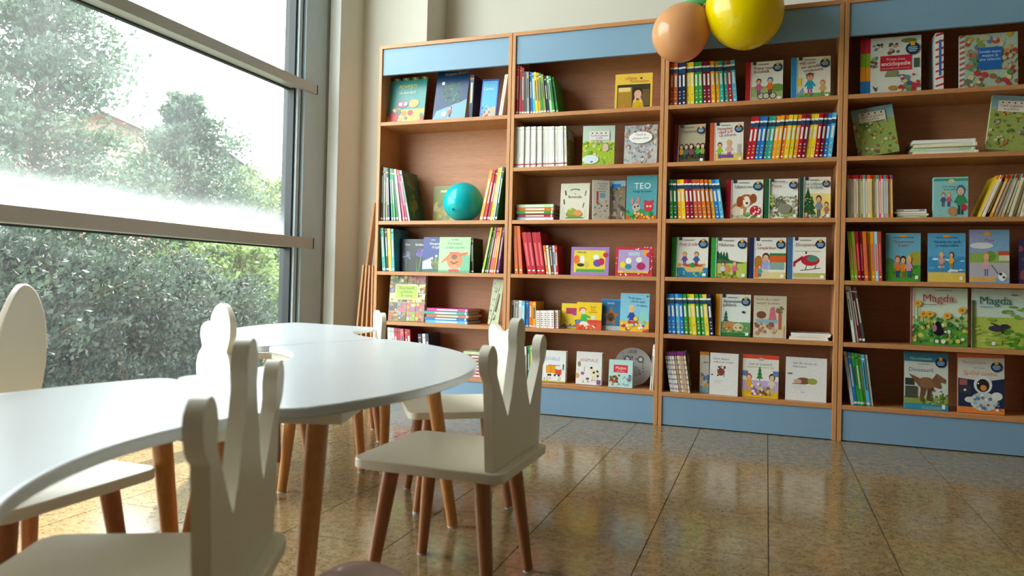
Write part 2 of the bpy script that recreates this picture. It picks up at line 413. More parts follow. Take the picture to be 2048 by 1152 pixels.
def corner_legs(c, a0, a1, extra=()):
    cen = pol(c, (a0+a1)/2, (RI+RO)/2); out = []
    for a in (a0+math.radians(8), a1-math.radians(8)):
        for r in (RI+0.08, RO-0.09):
            t = pol(c, a, r); f = t+(t-cen).normalized()*0.09; out.append(((t.x, t.y), (f.x, f.y)))
    return out+list(extra)
AA = (A1+PI+SEAM, A1+PI+math.radians(97.2)); AC = (math.radians(172), A2+PI-SEAM)
table('nearest white curved table module, at the left edge of the picture', CA, *AA, [((0.961, -2.438), (0.94, -2.36))]+[l for i, l in enumerate(corner_legs(CA, *AA)) if i != 1])
table('middle white curved table module, rounded edge towards the bookcases', CB, A1+SEAM, A2-SEAM, corner_legs(CB, A1, A2, [((1.235, -1.780), (1.283, -1.717))]))
table('farthest white curved table module, beside the window jamb', CC, *AC,
      [((0.616, -1.657), (0.66, -1.735)), ((0.699, -1.309), (0.76, -1.336)), ((0.207, -1.277), (0.14, -1.30)), ((0.067, -0.80), (0.0, -0.76))])

# ================================================================== CHAIRS
def smooth_closed(pts, k=4):
    """Catmull-Rom through pts"""
    out = []; n = len(pts)
    for i in range(n):
        p0, p1, p2, p3 = (Vector(pts[(i+j-1) % n]) for j in range(4))
        for s in range(k):
            t = s/k
            out.append(0.5*((2*p1)+(p2-p0)*t+(2*p0-5*p1+4*p2-p3)*t*t+(3*p1-p0-3*p2+p3)*t**3))
    return out
def smooth_open(pts, k=4):
    out = []; n = len(pts)
    for i in range(n-1):
        p1, p2 = Vector(pts[i]), Vector(pts[i+1]); p0 = Vector(pts[i-1]) if i else p1; p3 = Vector(pts[i+2]) if i+2 < n else p2
        for s in range(k):
            t = s/k
            out.append(0.5*((2*p1)+(p2-p0)*t+(2*p0-5*p1+4*p2-p3)*t*t+(3*p1-p0-3*p2+p3)*t**3))
    return out+[Vector(pts[-1])]
def mirror(half):     # half runs from base (+s) up to the axis (s = 0)
    return half+[(-s, z) for s, z in reversed(half) if abs(s) > 1e-6]
SEAT_Z = 0.30
def crown_outline():
    side = [(0.148, SEAT_Z), (0.158, 0.40), (0.168, 0.482)]
    knob = smooth_open([(0.168, 0.482), (0.186, 0.498), (0.1955, 0.526), (0.191, 0.543), (0.171, 0.556), (0.150, 0.545), (0.1405, 0.522), (0.143, 0.499), (0.128, 0.474)], 3)
    v = smooth_open([(0.128, 0.474), (0.104, 0.441), (0.0785, 0.407), (0.0745, 0.402), (0.0705, 0.407), (0.053, 0.442), (0.040, 0.486)], 3)
    top = smooth_open([(0.040, 0.486), (0.0255, 0.537), (0.028, 0.560), (0.0255, 0.581), (0.016, 0.597), (0.0, 0.603)], 3)
    h = [tuple(p) for p in side]+[tuple(p) for p in knob[1:]]+[tuple(p) for p in v[1:]]+[tuple(p) for p in top[1:]]
    return mirror(h)
def bunny_outline():
    e = smooth_open([(0.135, 0.42), (0.1445, 0.479), (0.147, 0.53), (0.142, 0.582), (0.132, 0.615), (0.119, 0.640), (0.099, 0.654), (0.081, 0.640),
                     (0.063, 0.603), (0.050, 0.569), (0.043, 0.532), (0.040, 0.49), (0.036, 0.466), (0.024, 0.457), (0.0, 0.456)], 3)
    return mirror([(0.125, SEAT_Z), (0.127, 0.36)]+[tuple(p) for p in e])
def cloud_outline():
    pts = [(0.135, SEAT_Z), (0.145, 0.345), (0.139, 0.381), (0.131, 0.403), (0.116, 0.424), (0.105, 0.438), (0.115, 0.457), (0.126, 0.478), (0.1295, 0.500),
           (0.127, 0.528), (0.114, 0.555), (0.092, 0.576), (0.067, 0.588), (0.036, 0.590), (0.006, 0.581), (-0.018, 0.565), (-0.033, 0.548), (-0.041, 0.5285),
           (-0.064, 0.528), (-0.088, 0.5235), (-0.110, 0.514), (-0.1225, 0.50), (-0.1255, 0.478), (-0.117, 0.458), (-0.109, 0.440), (-0.134, 0.421), (-0.150, 0.398),
           (-0.156, 0.370), (-0.150, 0.34), (-0.14, SEAT_Z)]
    return [tuple(p) for p in smooth_open(pts, 3)]
def bear_outline():
    e = smooth_open([(0.150, 0.42), (0.160, 0.46), (0.172, 0.485), (0.176, 0.510), (0.165, 0.531), (0.135, 0.539), (0.095, 0.538), (0.062, 0.530), (0.03, 0.523), (0.0, 0.521)], 3)
    return mirror([(0.140, SEAT_Z), (0.145, 0.36)]+[tuple(p) for p in e])
OUTL = {'crown': crown_outline(), 'bunny': bunny_outline(), 'cloud': cloud_outline(), 'bear': bear_outline()}
def rrect(x0, y0, x1, y1, r, n=5):
    pts = []
    for cx, cy, a in ((x1-r, y0+r, -90), (x1-r, y1-r, 0), (x0+r, y1-r, 90), (x0+r, y0+r, 180)):
        for k in range(n+1):
            t = math.radians(a+90*k/n); pts.append((cx+r*math.cos(t), cy+r*math.sin(t)))
    return pts
def chair(kind, label, loc, deg):
    t = thing(kind+'_back_chair', label, 'chair', (*loc, 0), math.radians(deg), 'white children\'s chairs around the wave table')
    q = MB(); q.prism(rrect(-0.172, -0.162, 0.173, 0.162, 0.03), SEAT_Z-0.021, SEAT_Z); q.build('seat', M_CREAM, t, 30, 0.003, 3)
    q = MB(); k = len(OUTL[kind])
    pr = [(y, z) for y, z in OUTL[kind]]
    q.prism(pr, 0, 0.021)
    q.v = [(0.131+c, a, b+0.0004) for a, b, c in q.v]
    q.build('backrest', M_CREAM, t, 30, 0.003, 3)
    for sx in (-1, 1):
        for sy in (-1, 1):
            leg_part(t, (sx*0.105, sy*0.097, SEAT_Z-0.0205), (sx*0.139, sy*0.128, 0.004), 0.0185, 0.0118, M_CLEG, (0, 0))
    return t
chair('crown', 'white crown-backed chair standing free in the centre, facing the table', (1.434, -2.055), 0)
chair('crown', 'white crown-backed chair nearest the camera, blurred, at the bottom left', (1.336, -2.853), 25.7)
chair('bunny', 'white chair with rabbit-ear back by the window, leftmost chair', (0.797, -2.595), 180)
chair('cloud', 'white chair with lumpy cloud-shaped back against the window', (0.464, -1.53), -117)
chair('bear', 'white chair half hidden behind the free-standing crown-backed chair', (1.185, -1.475), 34)
chair('bear', 'white chair seen edge-on between far table module and leftmost bookcase', (0.386, -0.873), 36)

# ================================================================== BOARDS LEANING BESIDE THE BOOKCASE
def board(label, xt, yt, xb, yb, Y, thick, depth, i):
    X1 = sol_x(xt, Y, 0.7); zt = sol_z(yt, X1, Y); X1 = sol_x(xt, Y, zt)
    X2 = sol_x(xb, Y, 0.45); z2 = sol_z(yb, X2, Y); X2 = sol_x(xb, Y, z2)
    k = (X1-X2)/(zt-z2); ang = math.atan(k); Xf = X1-k*zt
    L = zt/math.cos(ang)
    o = bpy.data.objects.new('wooden_board', None)
    q = MB(); q.box(-thick, 0, 0, 0, depth, L)
    b = q.build('wooden_board', M_BOARD, None, None, 0.001, 1)
    b.location = (Xf, Y, 0); b.rotation_euler = (0, ang, 0)
    return tag(b, label, 'board', 'loose wooden boards leaning beside the leftmost bookcase')
NTH = ['first', 'second', 'third', 'fourth', 'fifth', 'sixth', 'seventh', 'eighth', 'ninth', 'tenth', 'eleventh', 'twelfth', 'thirteenth', 'fourteenth',
       'fifteenth', 'sixteenth', 'seventeenth', 'eighteenth', 'nineteenth', 'twentieth', 'twenty-first', 'twenty-second', 'twenty-third', 'twenty-fourth']
for i in range(4):
    board('short brown board leaning beside leftmost bookcase, %s from the window' % NTH[i], 728+6.2*i, 530+0.4*i, 715.5+9.4*i, 655, 0.05+0.002*i, 0.0115, 0.09, i)
board('tall narrow brown board rising above the short boards beside leftmost bookcase', 750, 405, 735.5, 527, 0.185, 0.016, 0.05, 4)

# ================================================================== BALLOONS
def balloon(label, mat, px, py, Y, rpx, axis, stretch, cen=None, knot=True):
    """px, py: image centre of the body; Y: depth plane; rpx: radius in pixels"""
    c = cen if cen is not None else at_y(px, py, Y)
    r = rpx/FPX*((c-CAM).dot(CF)) if cen is None else rpx
    t = thing('balloon', label, 'balloon', c)
    prof = []
    n = 22
    for k in range(n+1):
        a = PI*k/n; z = -math.cos(a); rr = math.sin(a)
        if z < 0: zz = z*(1+stretch); rr *= (1-0.16*stretch*2*(-z)**1.5)
        else: zz = z
        prof.append((max(rr*r, 0.0005), zz*r))
    q = MB(); q.lathe(prof, 36); b = q.build('balloon_body', mat, t, 60)
    k = MB(); zb = -r*(1+stretch)
    k.lathe([(0.004, zb+0.004), (0.0055, zb-0.004), (0.004, zb-0.008), (0.009, zb-0.016), (0.0085, zb-0.017)], 12)
    kn = k.build('knot', mat, t, 60)
    t.rotation_euler = Vector(axis).to_track_quat('Z', 'Y').to_euler()      # axis points from knot to crown
    return t
MBP = balloonmat('peach_rubber', hx('#e8a873')); MBY = balloonmat('yellow_rubber', hx('#f4d600'))
MBG = balloonmat('green_rubber', hx('#6fd08a')); MBT = balloonmat('teal_rubber', hx('#16c4ca')); MBK = balloonmat('pink_rubber', hx('#efd5da'))
balloon('peach balloon hanging at the top of the third bookcase', MBP, 1360, 68, -0.14, 55.5, (-0.62, 0, -0.70), 0.18)
balloon('large yellow balloon hanging beside the peach balloon', MBY, 1493, 26, -0.16, 71.5, (0.80, 0, -0.45), 0.18)
balloon('green balloon mostly above the picture, over the peach and yellow balloons', MBG, 1408, -33, -0.10, 45, (-0.1, 0, 0.95), 0.18)
ct = at_y(925.5, 394, 0.075)
balloon('teal balloon resting on a shelf of the leftmost bookcase', MBT, 0, 0, 0, 0.1085, (0.1, 0.75, 0.35), 0.10, Vector((ct.x, 0.085, 1.008+0.1092)))
cp = at_z(713, 1133, 0.222)
balloon('pink balloon lying on the floor at the bottom edge', MBK, 0, 0, 0, 0.111, (0.3, -0.1, 0.02), 0.10, Vector((cp.x+0.004, cp.y+0.004, 0.1115)))

# ================================================================== OUTSIDE THE WINDOW
M_GRASS = plain('outside_ground', (0.16, 0.20, 0.09), 0.9, 0.2, 3.0)
tag(box_obj('ground', (-70, -30, -0.75), (-0.80, 75, -0.55), M_GRASS), kind='structure')
def leafmat(name, c1, c2):
    m, nt, b = newmat(name)
    n = noise(nt, 2.2, 3); n2 = noise(nt, 30, 2)
    r = ramp(nt, n.outputs['Fac'], [(0.32, c1), (0.68, c2)])
    r2 = ramp(nt, n2.outputs['Fac'], [(0.3, (0.6, 0.6, 0.6)), (0.7, (1.15, 1.15, 1.1))])
    c = mix(nt, 1.0, r.outputs['Color'], r2.outputs['Color'], 'MULTIPLY')
    nt.links.new(c, b.inputs['Base Color']); b.inputs['Roughness'].default_value = 0.55
    tr = nt.nodes.new('ShaderNodeBsdfTranslucent'); nt.links.new(c, tr.inputs['Color'])
    mx = nt.nodes.new('ShaderNodeMixShader'); mx.inputs[0].default_value = 0.35
    nt.links.new(b.outputs[0], mx.inputs[1]); nt.links.new(tr.outputs[0], mx.inputs[2])
    nt.links.new(mx.outputs[0], nt.nodes['Material Output'].inputs['Surface'])
    return m
L1 = leafmat('juniper_green', (0.022, 0.052, 0.034), (0.075, 0.125, 0.07)); L2 = leafmat('bright_leaf_green', (0.07, 0.12, 0.035), (0.20, 0.27, 0.085))
L3 = leafmat('dark_hedge_green', (0.012, 0.026, 0.018), (0.045, 0.072, 0.042))
M_BARK = plain('bark', (0.16, 0.11, 0.07), 0.9, 0.3, 14.0, 0.2, 0, 0.4)
def tree(name, label, cat, base, h, rad, nbr, per, lmat, leaf, seed, cone=0.75, z0=0.12, group=None):
    R = random.Random(seed); t = thing(name, label, cat, base, 0, group)
    tk = MB(); tk.tube((0, 0, 0), (R.uniform(-.1, .1), R.uniform(-.1, .1), h*0.9), 0.035*h**0.6, 0.008, 9)
    brs = []
    for k in range(nbr):
        u = z0+(1-z0)*(k+0.5)/nbr; a = k*2.39996+R.uniform(-.4, .4)
        ln = rad*max(0.10, (1-u)**cone if cone > 0 else math.sqrt(max(0, 1-(2*u-1)**2)))*R.uniform(0.65, 1.15)
        s = Vector((0, 0, u*h*0.92)); e = s+Vector((ln*math.cos(a), ln*math.sin(a), ln*R.uniform(0.15, 0.75)))
        tk.tube(s, e, 0.012, 0.003, 4, None, False); brs.append((s, e, ln))
    tk.build('trunk', M_BARK, t, 50)
    f = MB()
    for s, e, ln in brs:
        d = (e-s)
        for _ in range(per):
            w = R.random()**0.6; p = s+d*w+Vector((R.gauss(0, .16), R.gauss(0, .16), R.gauss(0, .12)))*max(0.25, min(1.0, ln))*0.9
            g = (d.normalized()*0.6+Vector((R.uniform(-1, 1), R.uniform(-1, 1), R.uniform(-.4, 1)))).normalized()
            l = leaf*R.uniform(0.6, 1.5); sd = g.orthogonal().normalized(); sd.rotate(Matrix.Rotation(R.uniform(0, 6.28), 3, g)); sd *= l*0.22
            f.poly([p-sd, p+g*l*0.5-sd*1.3, p+g*l, p+g*l*0.5+sd*1.3])
    fo = f.build('foliage', lmat, t); fo['kind'] = 'stuff'
    return t
GZ = -0.55
def spot(px, py, d):   # a point at horizontal distance d from the camera along a pixel's direction
    v = ray(px, py); s = d/math.hypot(v.x, v.y); p = CAM+v*s; return (p.x, p.y, GZ)
def spotx(px, X):       # the point on the ground line x = X in a pixel column's direction
    v = ray(px, 600); p = CAM+v*((X-CAM.x)/v.x); return (p.x, p.y, GZ)
G = 'evergreen trees outside the window'
tree('juniper', 'tall loose evergreen filling the upper left of the window', 'tree', spotx(70, -4.4), 4.4, 1.25, 110, 330, L1, 0.05, 3, 0.45, 0.10, G)
tree('juniper', 'second evergreen outside, tapering in the middle of the window', 'tree', spotx(362, -5.0), 3.75, 1.7, 110, 300, L1, 0.055, 5, 0.75, 0.06, G)
tree('bush', 'bright green bush outside by the right window jamb', 'bush', spotx(548, -4.6), 2.75, 1.15, 56, 260, L2, 0.055, 8, 0.0, 0.1, G)
tree('bush', 'yellow-green bush outside below the middle of the window', 'bush', spotx(478, -3.2), 1.6, 0.8, 44, 200, L2, 0.05, 11, 0.0, 0.1, G)
H = 'dark hedge bushes outside the lower pane'
for k, px in enumerate((-110, -10, 90, 185, 275, 362, 440)):
    tree('hedge_bush', 'dark hedge bush close outside the lower pane, %s from the left' % NTH[k], 'bush', spotx(px, -2.05-0.06*k), 1.50-0.05*k, 0.62, 48, 330, L3, 0.036, 20+k, 0.0, 0.03, H)
# far houses
def house(label, px, d, w, dep, h, rh, wall, roof, rz, wins):
    p = spot(px, 400, d); t = thing('house', label, 'building', p, rz, 'houses far beyond the trees')
    q = MB(); q.box(-w/2, -dep/2, 0, w/2, dep/2, h); q.build('wall', wall, t)
    r = MB(); e = 0.35
    for s in (-1, 1):
        r.quad((-w/2-e, s*(dep/2+e), h-0.15), (w/2+e, s*(dep/2+e), h-0.15), (w/2+e, 0, h+rh), (-w/2-e, 0, h+rh))
        r.quad((-w/2-e, s*(dep/2+e), h-0.32), (w/2+e, s*(dep/2+e), h-0.32), (w/2+e, 0, h+rh-0.17), (-w/2-e, 0, h+rh-0.17))
    for s in (-1, 1): r.poly([(s*w/2, -dep/2, h), (s*w/2, dep/2, h), (s*w/2, 0, h+rh)])
    r.build('roof', roof, t)
    for x, z in wins:
        f = MB(); f.box(x-0.6, -dep/2-0.06, z-0.75, x+0.6, -dep/2+0.02, z+0.75); fo = f.build('window', M_HW, t)
        g = MB(); g.box(x-0.5, -dep/2-0.08, z-0.65, x+0.5, -dep/2-0.05, z+0.65); g.build('pane', M_HG, fo)
    return t
M_HW = plain('house_window_frame', (0.75, 0.75, 0.73), 0.6); M_HG = plain('house_window_glass', (0.15, 0.19, 0.22), 0.2)
M_PINK = plain('pink_render', (0.42, 0.19, 0.145), 0.85); M_GREYR = plain('pale_render', (0.30, 0.30, 0.30), 0.85)
M_ROOF1 = plain('grey_roof_tile', (0.17, 0.17, 0.18), 0.8, 0.1, 20); M_ROOF2 = plain('red_roof_tile', (0.22, 0.12, 0.10), 0.8, 0.1, 20)
house('pink house glimpsed between the two tall evergreens', 225, 30, 4.6, 5, 5.6, 1.0, M_PINK, M_ROOF2, math.radians(-50), [(-1.4, 3.2), (1.3, 3.2)])
house('grey gabled house behind the pink house, roof above the trees', 300, 42, 9, 7, 6.6, 2.0, M_GREYR, M_ROOF1, math.radians(-30), [(-2.5, 5.0), (0, 5.0), (2.5, 5.0)])
house('long pale house on the right beyond the bright bush', 560, 62, 14, 7, 4.3, 1.7, M_GREYR, M_ROOF1, math.radians(-65), [(-5, 3), (-2.5, 3), (0, 3), (2.5, 3), (5, 3)])

# ================================================================== BOOKS
BAY = ['leftmost', 'second', 'third', 'rightmost']
ROWN = {0: {0: 'top', 2: 'second', 3: 'third', 4: 'fourth', 5: 'bottom'}}
def rown(b, k): return ROWN[0][k] if b == 0 else ['top', 'second', 'third', 'fourth', 'fifth', 'bottom'][k]
C = dict(red='#c8202a', crimson='#b3122e', maroon='#7c1530', orange='#e8721f', amber='#f0a31a', yellow='#f2cf1d', lime='#9cc527', green='#2f9a3c', dgreen='#1d5a33',
         teal='#2aa79b', sky='#4fb3d9', blue='#1f74c4', navy='#1b2a55', purple='#7d4aa6', pink='#e0538d', magenta='#d02c86', white='#eeece4', cream='#e9dfc6', grey='#9a9a94',
         black='#1b1b1d', brown='#6b4328', tan='#c9a87a', terracotta='#c5552d', pblue='#bcd8ea', olive='#8f9440', slate='#44534f', lgreen='#bcd9a0', mint='#9fd3bd', lilac='#b79ad0')
def col(c): return hx(C.get(c, c) if isinstance(c, str) else c) if isinstance(c, str) else c
WORD = dict(dgreen='dark green', sky='sky blue', navy='navy', lgreen='pale green', pblue='pale blue', terracotta='terracotta')
def word(c): return WORD.get(c, c)

FONT = None
_glyph = {}
def text_mesh(s):
    if s in _glyph: return _glyph[s]
    cu = bpy.data.curves.new('lettering', 'FONT'); cu.body = s; cu.size = 1.0; cu.resolution_u = 2; cu.offset = 0.0; cu.fill_mode = 'FRONT'
    ob = bpy.data.objects.new('lettering', cu); COL.objects.link(ob)
    dg = bpy.context.evaluated_depsgraph_get(); me = bpy.data.meshes.new_from_object(ob.evaluated_get(dg))
    vs_ = [(v.co.x, v.co.y) for v in me.vertices]; fs = [tuple(p.vertices) for p in me.polygons]
    bpy.data.objects.remove(ob); bpy.data.curves.remove(cu); bpy.data.meshes.remove(me)
    w = max((v[0] for v in vs_), default=1)
    _glyph[s] = (vs_, fs, w); return _glyph[s]

class Art:
    """flat print on a cover: u 0..1 across, v 0..1 up; layers step forward a hair each"""
    def __init__(s, w, h, y0, fn=None):
        s.w, s.h, s.y = w, h, y0; s.n = 0; s.m = MB(); s.t = MB(); s.b = MB(); s.cur = s.m
        s.fn = fn or (lambda x, z, y: (x, y, z))
    def P(s, u, v): return s.fn((u-0.5)*s.w, v*s.h, s.y-0.00025-0.00006*s.n)
    def poly(s, pts, c):
        for ax, lim, sg in ((0, 0.0, 1), (0, 1.0, -1), (1, 0.0, 1), (1, 1.0, -1)):      # print stops at the cover's edges
            out = []
            for i, p in enumerate(pts):
                q = pts[i-1]; dp, dq = (p[ax]-lim)*sg, (q[ax]-lim)*sg
                if (dp >= 0) != (dq >= 0):
                    t = dq/(dq-dp); out.append((q[0]+(p[0]-q[0])*t, q[1]+(p[1]-q[1])*t))
                if dp >= 0: out.append(p)
            pts = out
            if len(pts) < 3: return
        s.n += 1; s.cur.poly([s.P(u, v) for u, v in pts], col(c))
    def r(s, u0, v0, u1, v1, c): s.poly([(u0, v0), (u1, v0), (u1, v1), (u0, v1)], c)
    def e(s, u, v, ru, c, rv=None, n=14, a0=0, a1=360):
        rv = ru*s.w/s.h if rv is None else rv
        s.poly([(u+ru*math.cos(math.radians(a0+(a1-a0)*k/n)), v+rv*math.sin(math.radians(a0+(a1-a0)*k/n))) for k in range(n if a1-a0 == 360 else n+1)], c)
    def text(s, u, v, size, st, c, align='C', maxw=None, rot=0.0, squeeze=1.0):
        vs_, fs, w = text_mesh(st); k = size*1.22; W = w*k/s.w*squeeze; 
        if maxw and W > maxw: squeeze *= maxw/W; W = maxw
        ou = u-(W/2 if align == 'C' else 0 if align == 'L' else W); s.n += 1
        n0 = len(s.t.v); cr, sr = math.cos(rot), math.sin(rot)
        for x, y in vs_:
            a, b = x*k*squeeze, y*k
            s.t.v.append(s.P(ou+(a*cr-b*sr)/s.w, v+(a*sr+b*cr)/s.h))
        for f in fs: s.t.f.append(tuple(n0+i for i in f)); s.t.c.append(col(c))
    def blobs(s, n, box, rr, cols, seed, flat=1.0):
        R = random.Random(seed)
        for _ in range(n):
            s.e(R.uniform(box[0], box[2]), R.uniform(box[1], box[3]), R.uniform(*rr), R.choice(cols), None if flat == 1.0 else R.uniform(*rr)*flat, 7)
    def kid(s, u, v, h, hair, shirt, pants, skin='#e8b890'):
        k = s.w/s.h
        s.r(u-0.10*h, v, u-0.02*h, v+0.34*h, pants); s.r(u+0.02*h, v, u+0.10*h, v+0.34*h, pants)
        s.poly([(u-0.15*h, v+0.30*h), (u+0.15*h, v+0.30*h), (u+0.11*h, v+0.66*h), (u-0.11*h, v+0.66*h)], shirt)
        s.poly([(u-0.11*h, v+0.64*h), (u-0.27*h, v+0.42*h), (u-0.20*h, v+0.38*h), (u-0.07*h, v+0.54*h)], shirt)
        s.poly([(u+0.11*h, v+0.64*h), (u+0.27*h, v+0.42*h), (u+0.20*h, v+0.38*h), (u+0.07*h, v+0.54*h)], shirt)
        s.e(u, v+0.82*h, 0.17*h, hair, 0.18*h); s.e(u, v+0.78*h, 0.13*h, skin, 0.13*h)
        s.e(u-0.045*h, v+0.80*h, 0.016*h, 'black', None, 6); s.e(u+0.045*h, v+0.80*h, 0.016*h, 'black', None, 6)
        s.r(u-0.04*h, v+0.715*h, u+0.04*h, v+0.73*h, '#b04040')
    def pine(s, u, v, h, c='dgreen'):
        for k in range(3):
            b = v+h*(0.15+0.26*k); w = h*(0.30-0.07*k)
            s.poly([(u-w, b), (u+w, b), (u, b+h*0.40)], c)
        s.r(u-0.03*h, v, u+0.03*h, v+0.16*h, 'brown')
    def flower(s, u, v, h, c):
        s.r(u-0.006, v, u+0.006, v+h, 'green')
        for k in range(6): s.e(u+0.028*math.cos(k*1.047), v+h+0.028*math.sin(k*1.047), 0.02, c, None, 6)
        s.e(u, v+h, 0.016, 'yellow', None, 6)
    def badge(s, u, v, r):
        s.cur = s.b
        k = s.w/s.h
        s.e(u, v, r, '#17304f', None, 22); s.r(u-0.30*r, v+0.45*r*k, u+0.30*r, v+1.12*r*k, 'amber')
        for j, (y, w) in enumerate(((0.18, 0.62), (-0.12, 0.70), (-0.42, 0.5))): s.r(u-w*r, v+(y-0.08)*r*k, u+w*r, v+(y+0.09)*r*k, '#9cc4dc')
        s.cur = s.m
    def build(s, cover):
        if s.m.f: s.m.build('picture', M_PICT, cover)
        if s.t.f: s.t.build('title', M_PRINT, cover)
        if s.b.f: s.b.build('badge', M_PRINT, cover)

BT = 0.0022
def case_spine(t, w, h, cs, cf, cb):
    """spine-out book: thickness along x 0..t, spine at y = 0, depth w"""
    q = MB(); q.box(0, 0, 0, t, BT, h, cs); q.box(0, BT, 0, BT*0.8, w, h, cb); q.box(t-BT*0.8, BT, 0, t, w, h, cf)
    p = MB(); p.box(BT*0.8, BT, 0.003, t-BT*0.8, w-0.004, h-0.003); return q, p
def case_face(w, t, h, cs, cf, cb):
    """face-out book: x -w/2..w/2, front cover at y = -t, back at y = 0, spine left"""
    q = MB(); q.box(-w/2, -t, 0, w/2, -t+BT*0.8, h, cf); q.box(-w/2, -BT*0.8, 0, w/2, 0, h, cb); q.box(-w/2, -t+BT*0.8, 0, -w/2+BT, -BT*0.8, h, cs)
    p = MB(); p.box(-w/2+BT, -t+BT*0.8, 0.003, w/2-0.003, -BT*0.8, h-0.003); return q, p
SHIFT = 0.0005
def spine_book(label, group, mat, t, w, h, cs, deco=None, cf=None, front=None, cat='book'):
    b = bpy.data.objects.new('book', None); COL.objects.link(b); b.empty_display_size = 0.03; b.matrix_world = mat; tag(b, label, cat, group)
    cs_ = col(cs); q, p = case_spine(t, w, h, cs_, col(cf) if cf else tuple(v*0.8 for v in cs_), tuple(v*0.8 for v in cs_))
    cv = q.build('cover', M_PRINT, b); p.build('pages', M_PAPER, b)
    if deco:
        a = Art(t, h, 0.0, lambda x, z, y: (x+t/2, y, z)); deco(a); a.m.build('spine_print', M_PRINT, cv) if a.m.f else None
        if a.t.f: a.t.build('spine_lettering', M_PRINT, cv)
    if front:
        a = Art(w, h, 0.0, lambda x, z, y: (t-y, x+w/2, z)); front(a); a.build(cv)
    return b
# spine decorations -------------------------------------------------
def d_series(c2=None):
    def f(a):
        a.r(0, 0.86, 1, 0.90, 'white'); a.r(0, 0.76, 1, 0.855, '#24445f')
        a.r(0.26, 0.44, 0.74, 0.71, '#e6e0d6'); a.e(0.5, 0.055, 0.30, 'white', 0.022, 8)
        for k in range(3): a.e(0.5, 0.17+0.075*k, 0.22, ('#d8c890', '#b89a6a', '#c8c8b8')[k], 0.02, 7)
    return f
def d_white(a):
    a.r(0, 0.065, 1, 0.095, '#c02848'); a.e(0.5, 0.93, 0.3, 'lime', 0.012, 7); a.r(0.3, 0.25, 0.7, 0.85, '#dcd8cc')
def d_plain(seed):
    def f(a):
        R = random.Random(seed); y = 0.9
        a.r(0.28, R.uniform(.30, .4), 0.72, R.uniform(.72, .86), R.choice(['#e4e0d4', '#d8cfb8', '#c8c8c4', '#e4d890', '#5a5a58', '#3a4a5a']))
        a.r(0, 0.03, 1, 0.07, R.choice(['white', '#dddddd', 'cream'])); a.r(0, 0.9, 1, 0.92, R.choice(['white', 'amber', 'black']))
    return f
def d_dots(a):
    for k in range(7): a.e(0.5, 0.12+0.12*k, 0.28, ('magenta', 'pink', '#8a5aa0', 'maroon', 'orange')[k % 5], 0.03, 7)
def d_red(a):
    a.e(0.5, 0.08, 0.28, 'white', 0.02, 8); a.r(0.3, 0.2, 0.7, 0.75, '#e86a70')
def d_head(a): a.r(0, 0.915, 1, 1, ('red', 'teal', 'crimson', 'orange')[a.hash % 4] if hasattr(a, 'hash') else 'red')
def d_thin(seed):
    def f(a):
        R = random.Random(seed); a.r(0, 0.91, 1, 1.0, R.choice(['red', 'crimson', 'teal', 'orange', 'red', 'purple']))
        a.r(0.2, 0.1, 0.8, 0.85, R.choice(['#d8c8a8', '#cfd8c8', '#e8d8b8', '#c8d0d8', '#e0c0a8']))
    return f
def d_purple(seed):
    def f(a):
        a.r(0, 0.90, 1, 1, '#7a2a78')
        for k in range(7): a.r(0, 0.06+0.12*k, 1, 0.10+0.12*k, ('#9aa0c0', '#c08070', '#b0a8a0')[(seed+k) % 3])
    return f

def row(bay, k, side, xb, xt, ytop, cols, deco=None, yf=0.022, w=None, wts=None, last_front=None, same=None, hs=None, z=None):
    """spine-out row. xb: bottom px range, xt: top px range, ytop: top px (left, right)"""
    zs = SH[k]+SHIFT; n = len(cols); wts = wts or [1]*n; tot = sum(wts)
    L = [sol_x(xb[0], yf, zs), sol_x(xb[1], yf, zs)]
    zt = [sol_z(ytop[0], L[0], yf), sol_z(ytop[1], L[1], yf)]
    T = [sol_x(xt[0], yf, zt[0]), sol_x(xt[1], yf, zt[1])]
    lo, hi = bay*BW+0.0205, (bay+1)*BW-0.0205
    L[0] = max(L[0], lo); T[0] = max(T[0], lo); L[1] = min(L[1], hi); T[1] = min(T[1], hi) if xt[1] < 2040 else T[1]
    ratio = min(1.0, max(0.5, (T[1]-T[0])/(L[1]-L[0])))
    acc = 0.0; R = random.Random(bay*17+k*3+len(side))
    for i, c in enumerate(cols):
        f0 = acc/tot; f1 = (acc+wts[i])/tot; acc += wts[i]; fm = f0
        X0 = L[0]+(L[1]-L[0])*f0; X1 = L[0]+(L[1]-L[0])*f1
        zh = zt[0]+(zt[1]-zt[0])*f0; dx = (T[0]+(T[1]-T[0])*f0)-X0
        hv = zh-zs; lean = math.atan2(dx, hv); h = math.hypot(dx, hv)
        if hs: h *= hs[i]
        h -= abs(math.sin(lean))*0.004
        sp = (X1-X0); t = sp*ratio*math.cos(lean)*0.95
        yj = yf+R.uniform(-0.004, 0.008)
        ww = w or min(0.20, h*0.78)
        ww = min(ww, BD-0.018-yj)
        if lean <= 0: M = Matrix.Translation((X0+0.0004, yj, zs))@Matrix.Rotation(lean, 4, 'Y')
        else: M = Matrix.Translation((X1-0.0004, yj, zs))@Matrix.Rotation(lean, 4, 'Y')@Matrix.Translation((-t, 0, 0))
        pos = 'only' if n == 1 else NTH[i]
        where = '%s in %s row, %s shelf of %s bookcase' % (pos, side, rown(bay, k), BAY[bay])
        grp = '%s row of books, %s shelf, %s bookcase' % (side, rown(bay, k), BAY[bay])
        if same: lab = same+', '+where
        else: lab = '%s-spined book, %s' % (word(c), where)
        dc = deco(i) if deco else d_plain(bay*100+k*20+i)
        spine_book(lab, grp, M, t, ww, h, c, dc, None, last_front if i == n-1 else None)

